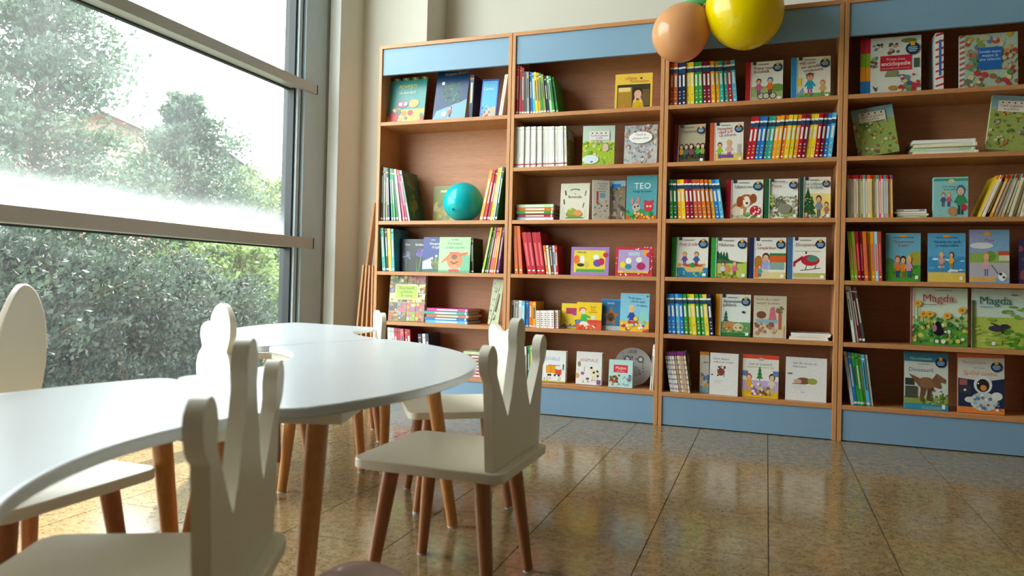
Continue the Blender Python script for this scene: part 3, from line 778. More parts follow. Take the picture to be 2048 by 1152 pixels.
def face(bay, k, label, x0, x1, ytop, art, cf='white', cs=None, cb=None, yf=0.05, t=0.012, tilt=5.0, yaw=0.0, lean=0.0, h=None, dz=0.0, name='book', cat='book'):
    """face-out book between bottom pixels x0..x1"""
    zs = SH[k]+SHIFT+dz; X0, X1 = sol_x(x0, yf, zs), sol_x(x1, yf, zs); Xm = (X0+X1)/2
    lo, hi = bay*BW+0.021, (bay+1)*BW-0.021
    if X0 < lo: X1 += (lo-X0)*0.4; X0 = lo
    if X1 > hi and x1 < 2040: X0 -= (X1-hi)*0.4; X1 = hi
    Xm = (X0+X1)/2
    w = (X1-X0)/max(0.3, math.cos(math.radians(yaw)))
    if h is None: h = (sol_z(ytop, Xm, yf)-zs)/math.cos(math.radians(lean))
    tl = math.radians(tilt)
    M = Matrix.Translation((Xm, yf, zs))@Matrix.Rotation(math.radians(lean), 4, 'Y')@Matrix.Rotation(math.radians(yaw), 4, 'Z')
    if lean > 0: M = M@Matrix.Translation((-w/2, 0, 0)); M.translation.x += w/2
    if lean < 0: M = M@Matrix.Translation((w/2, 0, 0)); M.translation.x -= w/2
    M = M@Matrix.Translation((0, t, 0))@Matrix.Rotation(-tl, 4, 'X')
    b = bpy.data.objects.new(name, None); COL.objects.link(b); b.empty_display_size = 0.03; b.matrix_world = M
    tag(b, label, cat, 'books shown face out on the shelves')
    q, p = case_face(w, t, h, col(cs or cf), col(cf), col(cb or cs or cf)); cv = q.build('cover', M_PRINT, b); p.build('pages', M_PAPER, b)
    a = Art(w, h, -t); art(a); a.build(cv)
    return b
def stack(bay, k, place, x0, x1, y_top, cols, yf=0.03, dep=0.18, jit=0.008, words=None, dz=0.0):
    """flat pile, spines to the front, bottom book first"""
    zs = SH[k]+SHIFT+dz; X0, X1 = sol_x(x0, yf, zs), sol_x(x1, yf, zs); X0 = max(X0, bay*BW+0.03); X1 = min(X1, (bay+1)*BW-0.03); zt = sol_z(y_top, (X0+X1)/2, yf)
    n = len(cols); t = (zt-zs)/n; R = random.Random(bay*31+k)
    for i, c in enumerate(cols):
        w = X1-X0; ja = R.uniform(-jit, jit)
        wi = w-abs(R.uniform(0, jit*2))
        M = Matrix.Translation((X0+ja+wi, yf+R.uniform(0, 0.01), zs+i*t))@Matrix.Rotation(math.radians(R.uniform(-1.5, 1.5)), 4, 'Z')@Matrix.Rotation(-PI/2, 4, 'Y')
        pos = 'bottom' if i == 0 else 'top' if i == n-1 else NTH[i]+' from bottom'
        lab = '%s book lying flat, %s of pile %s' % (word(c), pos, place)
        grp = 'flat pile of books %s' % place
        def dec(a, i=i): a.r(0.22, 0.25, 0.74, 0.75, ('#f0f0e8', '#d8d8d0', '#f4e8c0')[i % 3]); a.r(0.1, 0.03, 0.9, 0.06, '#ffffff')
        spine_book(lab, grp, M, t*0.94, min(dep, BD-0.03-yf), wi, c, dec)

# ------------------------------------------------------------------ cover art
def series(title, spine, scene, tc='#8c2030', bgc='#ece8dc', tilt_txt=0.0, sub=True):
    def f(a):
        a.r(0.0, 0, 1, 1, bgc)
        scene(a)
        a.r(0, 0, 0.14, 1, spine); a.r(0.14, 0, 0.152, 1, '#ffffff')
        a.r(0.19, 0.92, 0.28, 1.0, '#22384f')
        if sub: a.r(0.33, 0.915, 0.62, 0.935, '#8a8478')
        n = len(title)
        for i, l in enumerate(title):
            a.text(0.21+tilt_txt*0.05*i, 0.80-0.085*i-(0.015 if n == 1 else 0), a.h*0.085, l, tc, 'L', 0.52+(0.2 if i > 1 else 0), tilt_txt*0.10)
        a.badge(0.855, 0.83, 0.125); a.r(0.86, 0.03, 0.95, 0.10, '#f4f4f0')
    return f
def sc_bike(a):
    a.r(0.15, 0, 1, 0.38, '#9fb26a'); a.e(0.85, 0.33, 0.2, '#6f8f3c', 0.10); a.r(0.15, 0, 1, 0.12, '#c9c0a2')
    for u in (0.42, 0.56, 0.74): a.e(u, 0.14, 0.10, '#4a3a38', None, 16); a.e(u, 0.14, 0.075, '#cfc7a8', None, 16)
    a.kid(0.36, 0.16, 0.42, '#4a2a1a', '#d05a8a', '#7a4a9a'); a.kid(0.66, 0.16, 0.44, '#2f6f9c', 'orange', '#5a3a4a')
def sc_street(a):
    a.r(0.15, 0, 1, 0.14, '#6fae4a'); a.kid(0.48, 0.07, 0.56, '#b4521e', '#2aa0b0', '#c03a8a'); a.kid(0.80, 0.06, 0.38, '#c08040', '#d8b060', '#9a7a30')
    a.poly([(0.15, 0.1), (0.30, 0.28), (0.33, 0.08)], '#8aa0b0'); a.r(0.16, 0.30, 0.26, 0.50, 'yellow'); a.blobs(14, (0.16, 0.02, 0.95, 0.12), (0.015, 0.035), ['green', 'lime', 'sky'], 4)
def sc_tractor(a):
    a.r(0.15, 0, 1, 0.42, '#41461f'); a.blobs(50, (0.16, 0.05, 0.97, 0.45), (0.02, 0.06), ['#2d4a1c', '#5d7a22', '#8a8a2a', '#33301c', '#6a5a2a'], 6)
    for u, c in ((0.24, 'amber'), (0.40, '#3a6a6a'), (0.56, '#8a3a5a'), (0.78, 'green'), (0.93, 'olive')): a.kid(u, 0.10, 0.40, '#3a2a1a', c, '#3a3a30')
    a.r(0.15, 0, 1, 0.10, '#5a4428')
def sc_bed(a):
    a.r(0.15, 0, 1, 0.22, '#e4cf6a'); a.kid(0.30, 0.08, 0.42, '#4a3020', 'lime', '#5a4a8a'); a.kid(0.58, 0.10, 0.46, '#e0b060', '#e8b0a0', '#7a4aa0'); a.r(0.82, 0.16, 0.93, 0.44, '#c0bcae'); a.r(0.28, 0.10, 0.70, 0.18, 'purple')
def sc_dog(a):
    a.blobs(30, (0.16, 0.0, 0.98, 0.14), (0.03, 0.06), ['#8ab070', '#c8c0a0', '#6a8a4a'], 3)
    a.e(0.36, 0.27, 0.20, '#c98a56', 0.15); a.e(0.30, 0.20, 0.14, '#e8d4b8', 0.12); a.e(0.56, 0.48, 0.20, '#b8622e', 0.15)
    a.e(0.38, 0.44, 0.09, '#9c4c22', 0.14); a.e(0.74, 0.52, 0.08, '#9c4c22', 0.12); a.e(0.56, 0.44, 0.10, '#f2e6d4', 0.14)
    a.e(0.57, 0.40, 0.035, 'black', None, 8); a.e(0.49, 0.50, 0.02, 'black', None, 6); a.e(0.66, 0.51, 0.02, 'black', None, 6); a.r(0.40, 0.10, 0.48, 0.26, '#f0e2cc')
    a.e(0.80, 0.20, 0.15, '#c0242c', None, 16); a.blobs(9, (0.70, 0.10, 0.90, 0.30), (0.02, 0.03), ['#f4e0dc'], 2)
def sc_cat(a):
    a.blobs(110, (0.17, 0.03, 0.97, 0.56), (0.02, 0.045), ['#8a8a62', '#b4b498', '#6a6a50', '#d8d4c0', '#a0a860', '#7d7660'], 9)
    a.blobs(16, (0.18, 0.30, 0.30, 0.60), (0.02, 0.04), ['#8fae3c', '#b4c850'], 10); a.blobs(18, (0.5, 0.02, 0.9, 0.16), (0.02, 0.04), ['#8fae3c', '#a8b840'], 12)
    a.e(0.45, 0.36, 0.13, '#6d6a5c', 0.12); a.e(0.60, 0.24, 0.20, '#8a8672', 0.13)
    a.poly([(0.34, 0.44), (0.37, 0.53), (0.42, 0.46)], '#5a584c'); a.poly([(0.48, 0.46), (0.54, 0.53), (0.56, 0.43)], '#5a584c')
    a.e(0.41, 0.37, 0.018, '#c8d070', None, 6); a.e(0.49, 0.37, 0.018, '#c8d070', None, 6)
def sc_xmas(a):
    a.r(0.15, 0, 1, 0.60, '#ecd884'); a.pine(0.28, 0.04, 0.66); a.pine(0.40, 0.02, 0.5, '#245a30'); a.blobs(14, (0.18, 0.1, 0.42, 0.5), (0.012, 0.02), ['red', 'amber', 'white'], 5)
    a.kid(0.62, 0.06, 0.50, '#5a2a18', '#8890a0', '#3a5a8a'); a.kid(0.86, 0.04, 0.36, '#6a2a1a', '#c06a60', '#7a8aa0'); a.blobs(18, (0.18, 0, 0.98, 0.08), (0.02, 0.04), ['teal', '#8090a8', 'purple'], 6)
def sc_boat(a):
    a.r(0.15, 0, 1, 0.24, '#2f86b0'); a.blobs(14, (0.16, 0.02, 0.98, 0.14), (0.02, 0.05), ['#3fae8a', '#1f6a9a', 'lime'], 3, 0.6)
    a.poly([(0.26, 0.34), (0.94, 0.34), (0.84, 0.14), (0.44, 0.12)], '#e2bc78'); a.poly([(0.32, 0.32), (0.90, 0.32), (0.82, 0.26), (0.42, 0.26)], '#c05a50')
    a.kid(0.36, 0.28, 0.36, '#d09a5a', '#7a4aa0', 'purple'); a.kid(0.68, 0.28, 0.36, '#a04a20', '#3a5ab0', 'red'); a.e(0.58, 0.30, 0.07, 'green'); a.e(0.22, 0.30, 0.05, 'amber')
def sc_wood(a):
    a.r(0.15, 0, 1, 0.40, '#b8c45a'); a.poly([(0.15, 0.36), (0.15, 0.66), (0.55, 0.44), (0.98, 0.36)], '#3f6a4a')
    for u in (0.2, 0.28, 0.36, 0.44): a.pine(u, 0.44-0.1*(u-0.2), 0.22)
    a.e(0.42, 0.22, 0.12, '#d88a4a', 0.10); a.kid(0.66, 0.06, 0.36, '#c08040', '#e0629a', '#7a5a4a'); a.kid(0.34, 0.06, 0.34, '#5a3a20', '#c8d0e0', '#7a6a5a'); a.blobs(22, (0.16, 0.0, 0.98, 0.1), (0.02, 0.04), ['#8a9a3a', 'lime', '#6a7a30'], 8)
def sc_shop(a):
    a.r(0.15, 0, 1, 0.16, '#e0cf90'); a.r(0.56, 0.40, 1, 0.58, '#d8602a'); a.r(0.56, 0.56, 1, 0.62, '#3f7a4a'); a.r(0.56, 0.22, 0.96, 0.40, '#8aa89a')
    a.e(0.26, 0.38, 0.12, '#b8762a', 0.18); a.r(0.15, 0.02, 0.28, 0.26, 'orange'); a.kid(0.46, 0.05, 0.58, '#4a2a20', '#a0a8d8', '#d8cfa8'); a.kid(0.30, 0.04, 0.30, '#a05a20', '#3aa0b8', '#3a6a90')
def sc_heli(a):
    a.r(0.15, 0, 1, 0.15, '#b4bc5a'); a.r(0.15, 0, 1, 0.06, '#d8b8a0')
    a.r(0.20, 0.655, 0.86, 0.668, '#7fb09a'); a.r(0.47, 0.60, 0.51, 0.66, '#5a3030')
    a.e(0.60, 0.45, 0.24, '#c02434', 0.13, 18); a.e(0.66, 0.49, 0.15, '#4f8a78', 0.075, 14); a.poly([(0.40, 0.48), (0.14, 0.33), (0.14, 0.40), (0.40, 0.56)], '#a82030'); a.e(0.16, 0.34, 0.06, '#c02434', 0.05)
    for p in (((0.34, 0.20), (0.86, 0.26), (0.86, 0.275), (0.34, 0.215)), ((0.46, 0.22), (0.50, 0.34), (0.52, 0.34), (0.48, 0.22)), ((0.70, 0.24), (0.74, 0.34), (0.76, 0.34), (0.72, 0.24))): a.poly(p, '#2a2a30')
def sc_fox(a):
    a.r(0.15, 0, 1, 0.34, '#5d9a5a'); a.pine(0.30, 0.30, 0.30, '#2a6a50'); a.e(0.40, 0.24, 0.20, '#c08a50', 0.12); a.e(0.66, 0.22, 0.15, '#d8c8a0', 0.10); a.blobs(30, (0.2, 0.08, 0.9, 0.30), (0.015, 0.035), ['#a06a3a', '#e0c890', '#7fae5a', '#b8703a'], 4)
    a.e(0.80, 0.58, 0.05, '#3a3a40', 0.03); a.r(0.15, 0, 1, 0.08, '#2f7a3a')

def ph_child(a):
    a.r(0, 0, 1, 1, '#e8bf45'); a.r(0.06, 0, 0.95, 0.70, '#3a3424'); a.r(0.08, 0.02, 0.46, 0.62, '#a8802a'); a.r(0.10, 0.50, 0.42, 0.62, '#e8c878'); a.r(0.62, 0.1, 0.93, 0.55, '#6a5430')
    a.e(0.62, 0.46, 0.13, '#2a201c', 0.15); a.e(0.62, 0.42, 0.10, '#d8a888', 0.12); a.poly([(0.46, 0.0), (0.80, 0.0), (0.74, 0.26), (0.50, 0.26)], '#d0a818')
    a.poly([(0.50, 0.18), (0.56, 0.20), (0.60, 0.36), (0.55, 0.36)], '#dcb090'); a.poly([(0.74, 0.18), (0.68, 0.20), (0.64, 0.36), (0.69, 0.36)], '#dcb090'); a.r(0.2, 0.02, 0.28, 0.14, 'orange')
    a.text(0.42, 0.83, a.h*0.11, 'rețete', '#b06a4a', 'C', 0.4); a.text(0.66, 0.745, a.h*0.10, 'fermecate', '#c0704a', 'C', 0.52); a.e(0.70, 0.86, 0.03, '#5a2a5a')
def monsters(a):
    a.r(0, 0, 1, 1, '#3f8f88'); a.r(0, 0, 1, 0.30, '#d8b040'); a.blobs(26, (0, 0, 1, 0.3), (0.04, 0.09), ['#e0c040', '#c87a30', '#3a7a80', '#e8d890', 'red'], 5)
    for k in range(8): a.poly([(k/8, 1), (k/8+0.06, 1), (k/8+0.10, 0.94), (k/8+0.04, 0.94)], '#e0b040' if k % 2 else '#2a2a2a')
    a.e(0.40, 0.42, 0.15, '#a84a78', 0.08); a.e(0.34, 0.42, 0.05, '#f0c8d0'); a.e(0.48, 0.42, 0.05, '#f0c8d0'); a.e(0.70, 0.42, 0.14, '#d89a50', 0.09); a.e(0.18, 0.14, 0.14, 'red', 0.11)
    a.text(0.5, 0.76, a.h*0.09, 'POVEȘTI', '#d8c860', 'C', 0.7); a.text(0.5, 0.64, a.h*0.07, 'cu monștri', '#e8e8d8', 'C', 0.6)
def nightsea(a):
    a.r(0, 0, 1, 1, '#123a66'); a.poly([(0, 0), (1, 0), (1, 0.42), (0.1, 0.18)], '#6f9fb0'); a.e(0.5, 0.55, 0.30, '#16484c', 0.22); a.blobs(30, (0.2, 0.36, 0.8, 0.74), (0.02, 0.06), ['#1a5a58', '#0f3a48', '#2a6a60'], 3)
    a.e(0.22, 0.75, 0.05, '#f0f4f0'); a.e(0.35, 0.12, 0.08, '#d8c8b0', 0.06); a.kid(0.52, 0.06, 0.22, '#5a2a20', '#c04a3a', '#3a3a5a'); a.text(0.60, 0.90, a.h*0.07, 'Noaptea albastră', '#c88a70', 'C', 0.7, 0.10)
def bluefish(a):
    a.r(0, 0, 1, 1, '#2a4fae'); a.r(0.07, 0.03, 0.94, 0.95, '#4aa8d4'); a.poly([(0.07, 0.03), (0.94, 0.03), (0.94, 0.32), (0.5, 0.26)], '#b8a890'); a.blobs(22, (0.12, 0.06, 0.6, 0.36), (0.03, 0.06), ['#c04a5a', '#3a5a4a', '#e0d8d0', '#5a3a3a'], 7)
    a.text(0.42, 0.72, a.h*0.09, 'Corbul', '#d0f0f4', 'C', 0.6)
def olivecov(a):
    a.r(0, 0, 1, 1, '#8a8f3e'); a.r(0, 0, 1, 0.5, '#b8a830'); a.blobs(24, (0.05, 0.05, 0.6, 0.8), (0.04, 0.09), ['#7a8a3a', '#d0b83a', '#a8a060', '#e0c8b0'], 4); a.r(0.2, 0.82, 0.8, 0.88, '#d8d8a8')
def blackflower(a):
    a.r(0, 0, 1, 1, '#15191c'); a.text(0.55, 0.80, a.h*0.075, 'Flori', '#f0f0f0', 'C', 0.7); a.blobs(14, (0.3, 0.3, 0.9, 0.6), (0.05, 0.12), ['#6a6a90', '#4a3a6a', '#8a8aa8'], 3); a.r(0.5, 0.05, 0.54, 0.4, '#5a8a5a')
def irises(a):
    a.r(0, 0, 1, 1, '#141a16'); a.text(0.5, 0.80, a.h*0.075, 'Grădini', '#f0f0f0', 'C', 0.8); a.blobs(9, (0.4, 0.5, 0.85, 0.68), (0.07, 0.14), ['#5a3a9a', '#7a5ab8', '#3a2a7a'], 5); a.poly([(0.5, 0), (0.54, 0), (0.66, 0.5), (0.62, 0.5)], '#5a9a4a'); a.poly([(0.4, 0), (0.45, 0), (0.36, 0.42)], '#4a8a4a')
def dragon(a):
    a.r(0, 0, 1, 1, '#2b3f86'); a.poly([(0, 0.08), (0, 0.30), (0.45, 0.44), (0.5, 0.1)], '#c0c8c8'); a.r(0, 0, 1, 0.08, '#1a5a48'); a.e(0.60, 0.22, 0.22, '#5a6a32', 0.14); a.e(0.66, 0.42, 0.13, '#49582c', 0.08); a.e(0.60, 0.46, 0.05, '#e8f0e0'); a.blobs(12, (0.4, 0.1, 0.8, 0.4), (0.03, 0.05), ['#8a8a3a', '#3a4a28', '#7a8a40'], 3)
    a.text(0.34, 0.90, a.h*0.055, 'Alina', '#e0e8f4', 'L', 0.4); a.text(0.28, 0.78, a.h*0.085, 'Noapte', '#f4f0d8', 'L', 0.6); a.text(0.38, 0.68, a.h*0.085, 'dragă', '#e8e0e0', 'L', 0.6)
def bigdog(a):
    a.r(0, 0, 1, 1, '#a9d09b'); a.r(0.7, 0, 1, 0.5, '#6ab48a'); a.r(0, 0, 1, 0.06, '#4aa070')
    a.e(0.52, 0.33, 0.25, '#ee7a3a', 0.24, 18); a.poly([(0.36, 0.54), (0.10, 0.32), (0.08, 0.26), (0.30, 0.36)], '#e86838'); a.poly([(0.60, 0.54), (0.92, 0.58), (0.92, 0.52), (0.66, 0.44)], '#e05a30'); a.r(0.34, 0.50, 0.66, 0.58, '#e05a30')
    a.e(0.50, 0.44, 0.10, '#7a4a2a', 0.07); a.poly([(0.38, 0.32), (0.50, 0.27), (0.62, 0.32), (0.62, 0.29), (0.50, 0.23), (0.38, 0.29)], '#3a1a14'); a.e(0.50, 0.16, 0.12, '#f4905a', 0.06); a.r(0.34, 0.02, 0.66, 0.09, '#c02a4a')
    a.text(0.5, 0.91, a.h*0.045, 'Ana Barbu', '#4a6a3a', 'C', 0.5); a.text(0.5, 0.79, a.h*0.075, 'Poți fi mare', '#2f9a5a', 'C', 0.66); a.text(0.5, 0.68, a.h*0.075, 'și când ești mic', '#2a9a8a', 'C', 0.80)
def mosaic(a):
    a.r(0, 0, 1, 1, '#c8c480'); R = random.Random(3)
    pal = ['#8aa84a', '#c09a4a', '#7a6a8a', '#c86a3a', '#d8c84a', '#5a7a3a', '#8aa0b8', '#b86a7a', '#e0d8b0', '#6a5a4a']
    for i in range(4):
        for j in range(5):
            u, v = i/4, j/5; a.r(u+0.008, v+0.008, u+0.242, v+0.192, R.choice(pal)); a.blobs(7, (u+.03, v+.03, u+.22, v+.17), (.02, .05), pal, i*9+j)
    a.r(0.18, 0.46, 0.80, 0.78, '#f0ecc0'); a.r(0.20, 0.48, 0.78, 0.76, '#b0c83a')
    for i, l in enumerate(('Descoperă', 'grădinile', 'din lume')): a.text(0.49, 0.68-0.08*i, a.h*0.065, l, '#4a5a2a', 'C', 0.48)
def grass(a):
    a.r(0, 0, 1, 1, '#c2caa8'); a.blobs(40, (0, 0.1, 0.6, 1), (0.03, 0.09), ['#7a8460', '#55603f', '#a0a888', '#d8dcc4'], 2); a.poly([(0.5, 0.3), (0.62, 0.28), (0.80, 0.66), (0.74, 0.7)], '#6a4a22'); a.poly([(0.1, 0), (0.2, 0), (0.7, 0.9), (0.62, 0.9)], '#dce0c8')
def forestcov(a):
    a.r(0, 0, 1, 1, '#28503a'); a.blobs(50, (0, 0.05, 1, 0.95), (0.04, 0.12), ['#1d4030', '#3a6a48', '#2a5a3a', '#456f50', '#7a8a3a'], 5); a.e(0.5, 0.34, 0.18, '#8a7a2a', 0.10)
def parcfield(sd=3):
    def f(a):
        a.r(0, 0, 1, 1, '#9aa858'); a.r(0, 0.75, 1, 1, '#8ab0b8'); a.blobs(70, (0, 0.02, 1, 0.74), (0.02, 0.055), ['#7a9a3a', '#c8a04a', '#b86a3a', '#5a7a3a', '#d8d0a0', '#a0b0a8', '#8a5a4a'], sd)
        a.r(0.16, 0.70, 0.80, 0.90, '#e8dcc8')
        for k in range(4): a.e(0.26+0.15*k, 0.865, 0.025, '#5a5a3a', None, 7)
        a.text(0.48, 0.79, a.h*0.05, 'Caută și găsește', '#8a6a5a', 'C', 0.54); a.text(0.48, 0.73, a.h*0.045, 'în grădină', '#6a7a8a', 'C', 0.4)
    return f
def pond(a):
    a.r(0, 0, 1, 1, '#cfe0d0'); a.r(0, 0, 1, 0.58, '#a8c83c'); a.blobs(50, (0, 0.05, 1, 0.6), (0.02, 0.06), ['#8ab83a', '#c8dc5a', '#d8d040', '#7aa848', '#e0d0c0', '#d8a070'], 4)
    a.e(0.26, 0.16, 0.26, '#dfeef4', 0.11); a.e(0.30, 0.10, 0.04, '#5a6a80', 0.02); a.e(0.72, 0.45, 0.10, '#e4c0b0', 0.10)
    a.r(0.20, 0.64, 0.84, 0.86, '#f0ece4')
    for k in range(4): a.e(0.30+0.14*k, 0.81, 0.025, '#6a5a3a', None, 7)
    a.text(0.52, 0.73, a.h*0.05, 'Caută și găsește', '#8a5aa0', 'C', 0.54); a.text(0.52, 0.67, a.h*0.045, 'la baltă', '#8a5a9a', 'C', 0.3)
def crowd(a):
    a.r(0, 0, 1, 1, '#b4b4b4'); a.blobs(130, (0, 0, 1, 1), (0.02, 0.05), ['#c8b8b0', '#9aa8b0', '#b8786a', '#d0ccc0', '#8a9a90', '#c8a898', '#a0a0b0'], 8)
    a.e(0.5, 0.68, 0.36, '#efece6', 0.15); a.text(0.5, 0.73, a.h*0.06, 'Caută și', '#7a3a4a', 'C', 0.5); a.text(0.5, 0.64, a.h*0.06, 'găsește iarna', '#6a5a6a', 'C', 0.6)
    for k in range(12): a.e(0.5+0.38*math.cos(k*0.524), 0.68+0.17*math.sin(k*0.524), 0.018, 'crimson' if k % 2 else '#3a5a4a', None, 6)
def frog(a):
    a.r(0, 0, 1, 1, '#d8d2bc')
    for u, v, d in ((0.14, 0.80, 0.1), (0.86, 0.78, -0.1), (0.10, 0.56, 0.08), (0.80, 0.46, -0.1)): a.poly([(u, v), (u+0.04, v+0.02), (u+0.04+d*0.4, v-0.12), (u+d*0.3, v-0.13)], '#4a3a2c')
    for u in (0.08, 0.14, 0.84, 0.90): a.poly([(u, 0.06), (u+0.015, 0.06), (u+0.03, 0.42)], '#a8b088')
    a.e(0.50, 0.16, 0.30, '#7d8a28', 0.11); a.e(0.42, 0.23, 0.17, '#8f9a30', 0.10); a.e(0.62, 0.20, 0.14, '#d88a50', 0.08); a.e(0.36, 0.30, 0.04, '#c8c860'); a.r(0.2, 0.05, 0.82, 0.08, '#3f7a34')
    a.e(0.5, 0.82, 0.17, '#4a8a3a', 0.035); a.e(0.5, 0.80, 0.12, '#d8d2bc', 0.025); a.text(0.5, 0.70, a.h*0.045, 'și', '#5a5a4a', 'C', 0.1); a.text(0.5, 0.60, a.h*0.085, 'Broscuța', '#4a4638', 'C', 0.56)
def openpics(a):
    a.r(0, 0, 1, 1, '#eae6da')
    for i, l in enumerate(('O poveste', 'despre', 'animale și', 'oameni')): a.text(0.58, 0.90-0.065*i, a.h*0.05, l, '#4a4a50', 'C', 0.6)
    a.r(0.22, 0.42, 0.34, 0.72, '#d85a50'); a.r(0.42, 0.56, 0.74, 0.68, '#8ac0d8'); a.blobs(24, (0.06, 0.05, 0.95, 0.52), (0.03, 0.07), ['#c8b890', '#8a9a90', '#e0d8c8', '#b06a5a', '#7a8a98', '#a8a070'], 6)
def seaside(a):
    a.r(0, 0, 1, 1, '#8a7a62'); a.r(0, 0.86, 1, 1, '#9cc8e0'); a.r(0.1, 0.80, 0.7, 0.92, '#2a80c0'); a.blobs(20, (0, 0.5, 1, 0.84), (0.05, 0.1), ['#c89a4a', '#8a6a3a', '#4a7a5a', '#5a4a6a'], 3); a.blobs(20, (0, 0.0, 1, 0.5), (0.05, 0.12), ['#6a5a4a', '#a89080', '#4a4038', '#b8a890'], 5, 0.5)
def teo(a):
    a.r(0, 0, 1, 1, '#4f98a2'); a.r(0, 0, 1, 0.10, '#b8602a'); a.blobs(14, (0, 0.05, 1, 0.2), (0.05, 0.1), ['#3a8a4a', '#2a7a3a', '#4a9a50'], 3)
    a.text(0.52, 0.70, a.h*0.16, 'TEO', '#dfe9e4', 'C', 0.60); a.text(0.52, 0.62, a.h*0.055, 'merge la culcare', '#1a4a4a', 'C', 0.62)
    a.e(0.34, 0.28, 0.14, '#b8a898', 0.09); a.e(0.20, 0.42, 0.05, '#d87a6a', 0.07); a.e(0.40, 0.44, 0.05, '#d87a6a', 0.08); a.e(0.29, 0.29, 0.03, 'black'); a.e(0.40, 0.31, 0.03, 'black')
    a.e(0.74, 0.30, 0.15, '#c0303a', 0.12); a.e(0.63, 0.41, 0.05, '#c0303a'); a.e(0.85, 0.41, 0.05, '#c0303a'); a.e(0.70, 0.30, 0.035, '#f0e8d0'); a.e(0.80, 0.30, 0.035, '#f0e8d0'); a.e(0.70, 0.30, 0.016, 'black'); a.e(0.80, 0.30, 0.016, 'black')
    a.blobs(18, (0.15, 0.02, 0.9, 0.16), (0.03, 0.06), ['red', 'amber', '#e8a060', '#c84a2a', 'green'], 4)
def bees(a):
    a.r(0, 0, 1, 1, '#a57cc0'); a.r(0.08, 0.10, 0.90, 0.88, '#e8d23a'); a.r(0.14, 0.10, 0.90, 0.22, '#5fae4a'); a.e(0.15, 0.55, 0.08, 'orange', 0.16); a.e(0.30, 0.56, 0.06, '#e4ecec', 0.14); a.e(0.26, 0.36, 0.10, '#23332e', 0.06)
    a.e(0.42, 0.36, 0.07, '#d8b848', 0.11); a.e(0.66, 0.65, 0.08, '#e8ecf0', 0.09); a.e(0.70, 0.43, 0.11, '#6a4ab0', 0.13); a.e(0.80, 0.48, 0.08, '#c02a4a', 0.13); a.e(0.91, 0.72, 0.07, '#c8304a', 0.09)
    a.text(0.28, 0.78, a.h*0.08, 'Albinuța', '#5a4a2a', 'C', 0.3); a.r(0.16, 0.14, 0.86, 0.16, '#3f8a34')
def snails(a):
    a.r(0, 0, 1, 1, '#c83048'); a.blobs(40, (0.0, 0.0, 1, 1), (0.012, 0.022), ['#f4d8d8', '#ffffff'], 3); a.r(0.08, 0.17, 0.92, 0.90, '#b39cc6'); a.e(0.20, 0.38, 0.07, 'yellow', 0.12); a.e(0.36, 0.52, 0.08, '#e8ecd8', 0.11); a.e(0.36, 0.32, 0.09, '#2f8a8e', 0.09)
    a.e(0.64, 0.56, 0.08, '#dfe8d8', 0.10); a.e(0.70, 0.34, 0.12, '#b02a62', 0.13); a.e(0.82, 0.80, 0.07, 'amber', 0.10); a.e(0.90, 0.73, 0.07, '#c8304a', 0.09); a.r(0.08, 0.10, 0.90, 0.18, '#e8c050'); a.text(0.49, 0.115, a.h*0.055, 'Povestea melcilor curioși', '#7a5a2a', 'C', 0.74); a.r(0.35, 0.70, 0.66, 0.82, '#b8c8d8')
def ybook(a):
    a.r(0, 0, 1, 1, '#ecd02e'); a.r(0.25, 0.58, 1, 0.82, '#b8305a'); a.e(0.75, 0.60, 0.18, '#a83aa0', 0.08); a.blobs(14, (0.2, 0.05, 0.95, 0.4), (0.04, 0.1), ['#5a3a28', '#d8a830', '#3a4a2a', '#e8d060'], 4); a.r(0, 0.05, 1, 0.12, '#8a8a90')
def yboy(a):
    a.r(0, 0, 1, 1, '#f0c81e'); a.r(0, 0, 1, 0.36, '#df5a3a'); a.e(0.24, 0.72, 0.15, '#d8662a', 0.10); a.e(0.26, 0.66, 0.11, '#f0d0b0', 0.11); a.poly([(0.16, 0.30), (0.44, 0.30), (0.40, 0.56), (0.20, 0.56)], '#3fae5a'); a.poly([(0.38, 0.54), (0.62, 0.46), (0.60, 0.40), (0.38, 0.44)], '#3fae5a'); a.e(0.66, 0.45, 0.09, '#d8dcc8', 0.08)
    a.e(0.30, 0.20, 0.18, '#e8e0d0', 0.10); a.r(0.0, 0.22, 0.16, 0.34, '#4a8ac0'); a.r(0.5, 0.24, 1, 0.34, '#d04a3a'); a.blobs(14, (0.1, 0.02, 0.95, 0.2), (0.03, 0.06), ['#e8c8a0', '#d87a3a', '#c83a2a', '#e8e0c8'], 6)
    for i, l in enumerate(('Bună', 'ziua,', 'prieteni')): a.text(0.66, 0.80-0.09*i, a.h*0.08, l, '#b0762a', 'C', 0.40)
def dogstar(a):
    a.r(0, 0, 1, 1, '#2f6f96'); a.r(0, 0.94, 1, 1, '#2a8ad0'); a.poly([(0.52, 0.78), (0.64, 0.56), (0.92, 0.52), (0.70, 0.38), (0.76, 0.14), (0.52, 0.28), (0.26, 0.14), (0.34, 0.38), (0.12, 0.52), (0.42, 0.56)], '#b0642a'); a.e(0.52, 0.42, 0.18, '#5a3a22', 0.14); a.e(0.52, 0.36, 0.07, '#2a1a14', 0.05); a.r(0, 0, 1, 0.14, '#b0b8b8'); a.text(0.5, 0.84, a.h*0.07, 'Steluța', '#d8e8f0', 'C', 0.7)
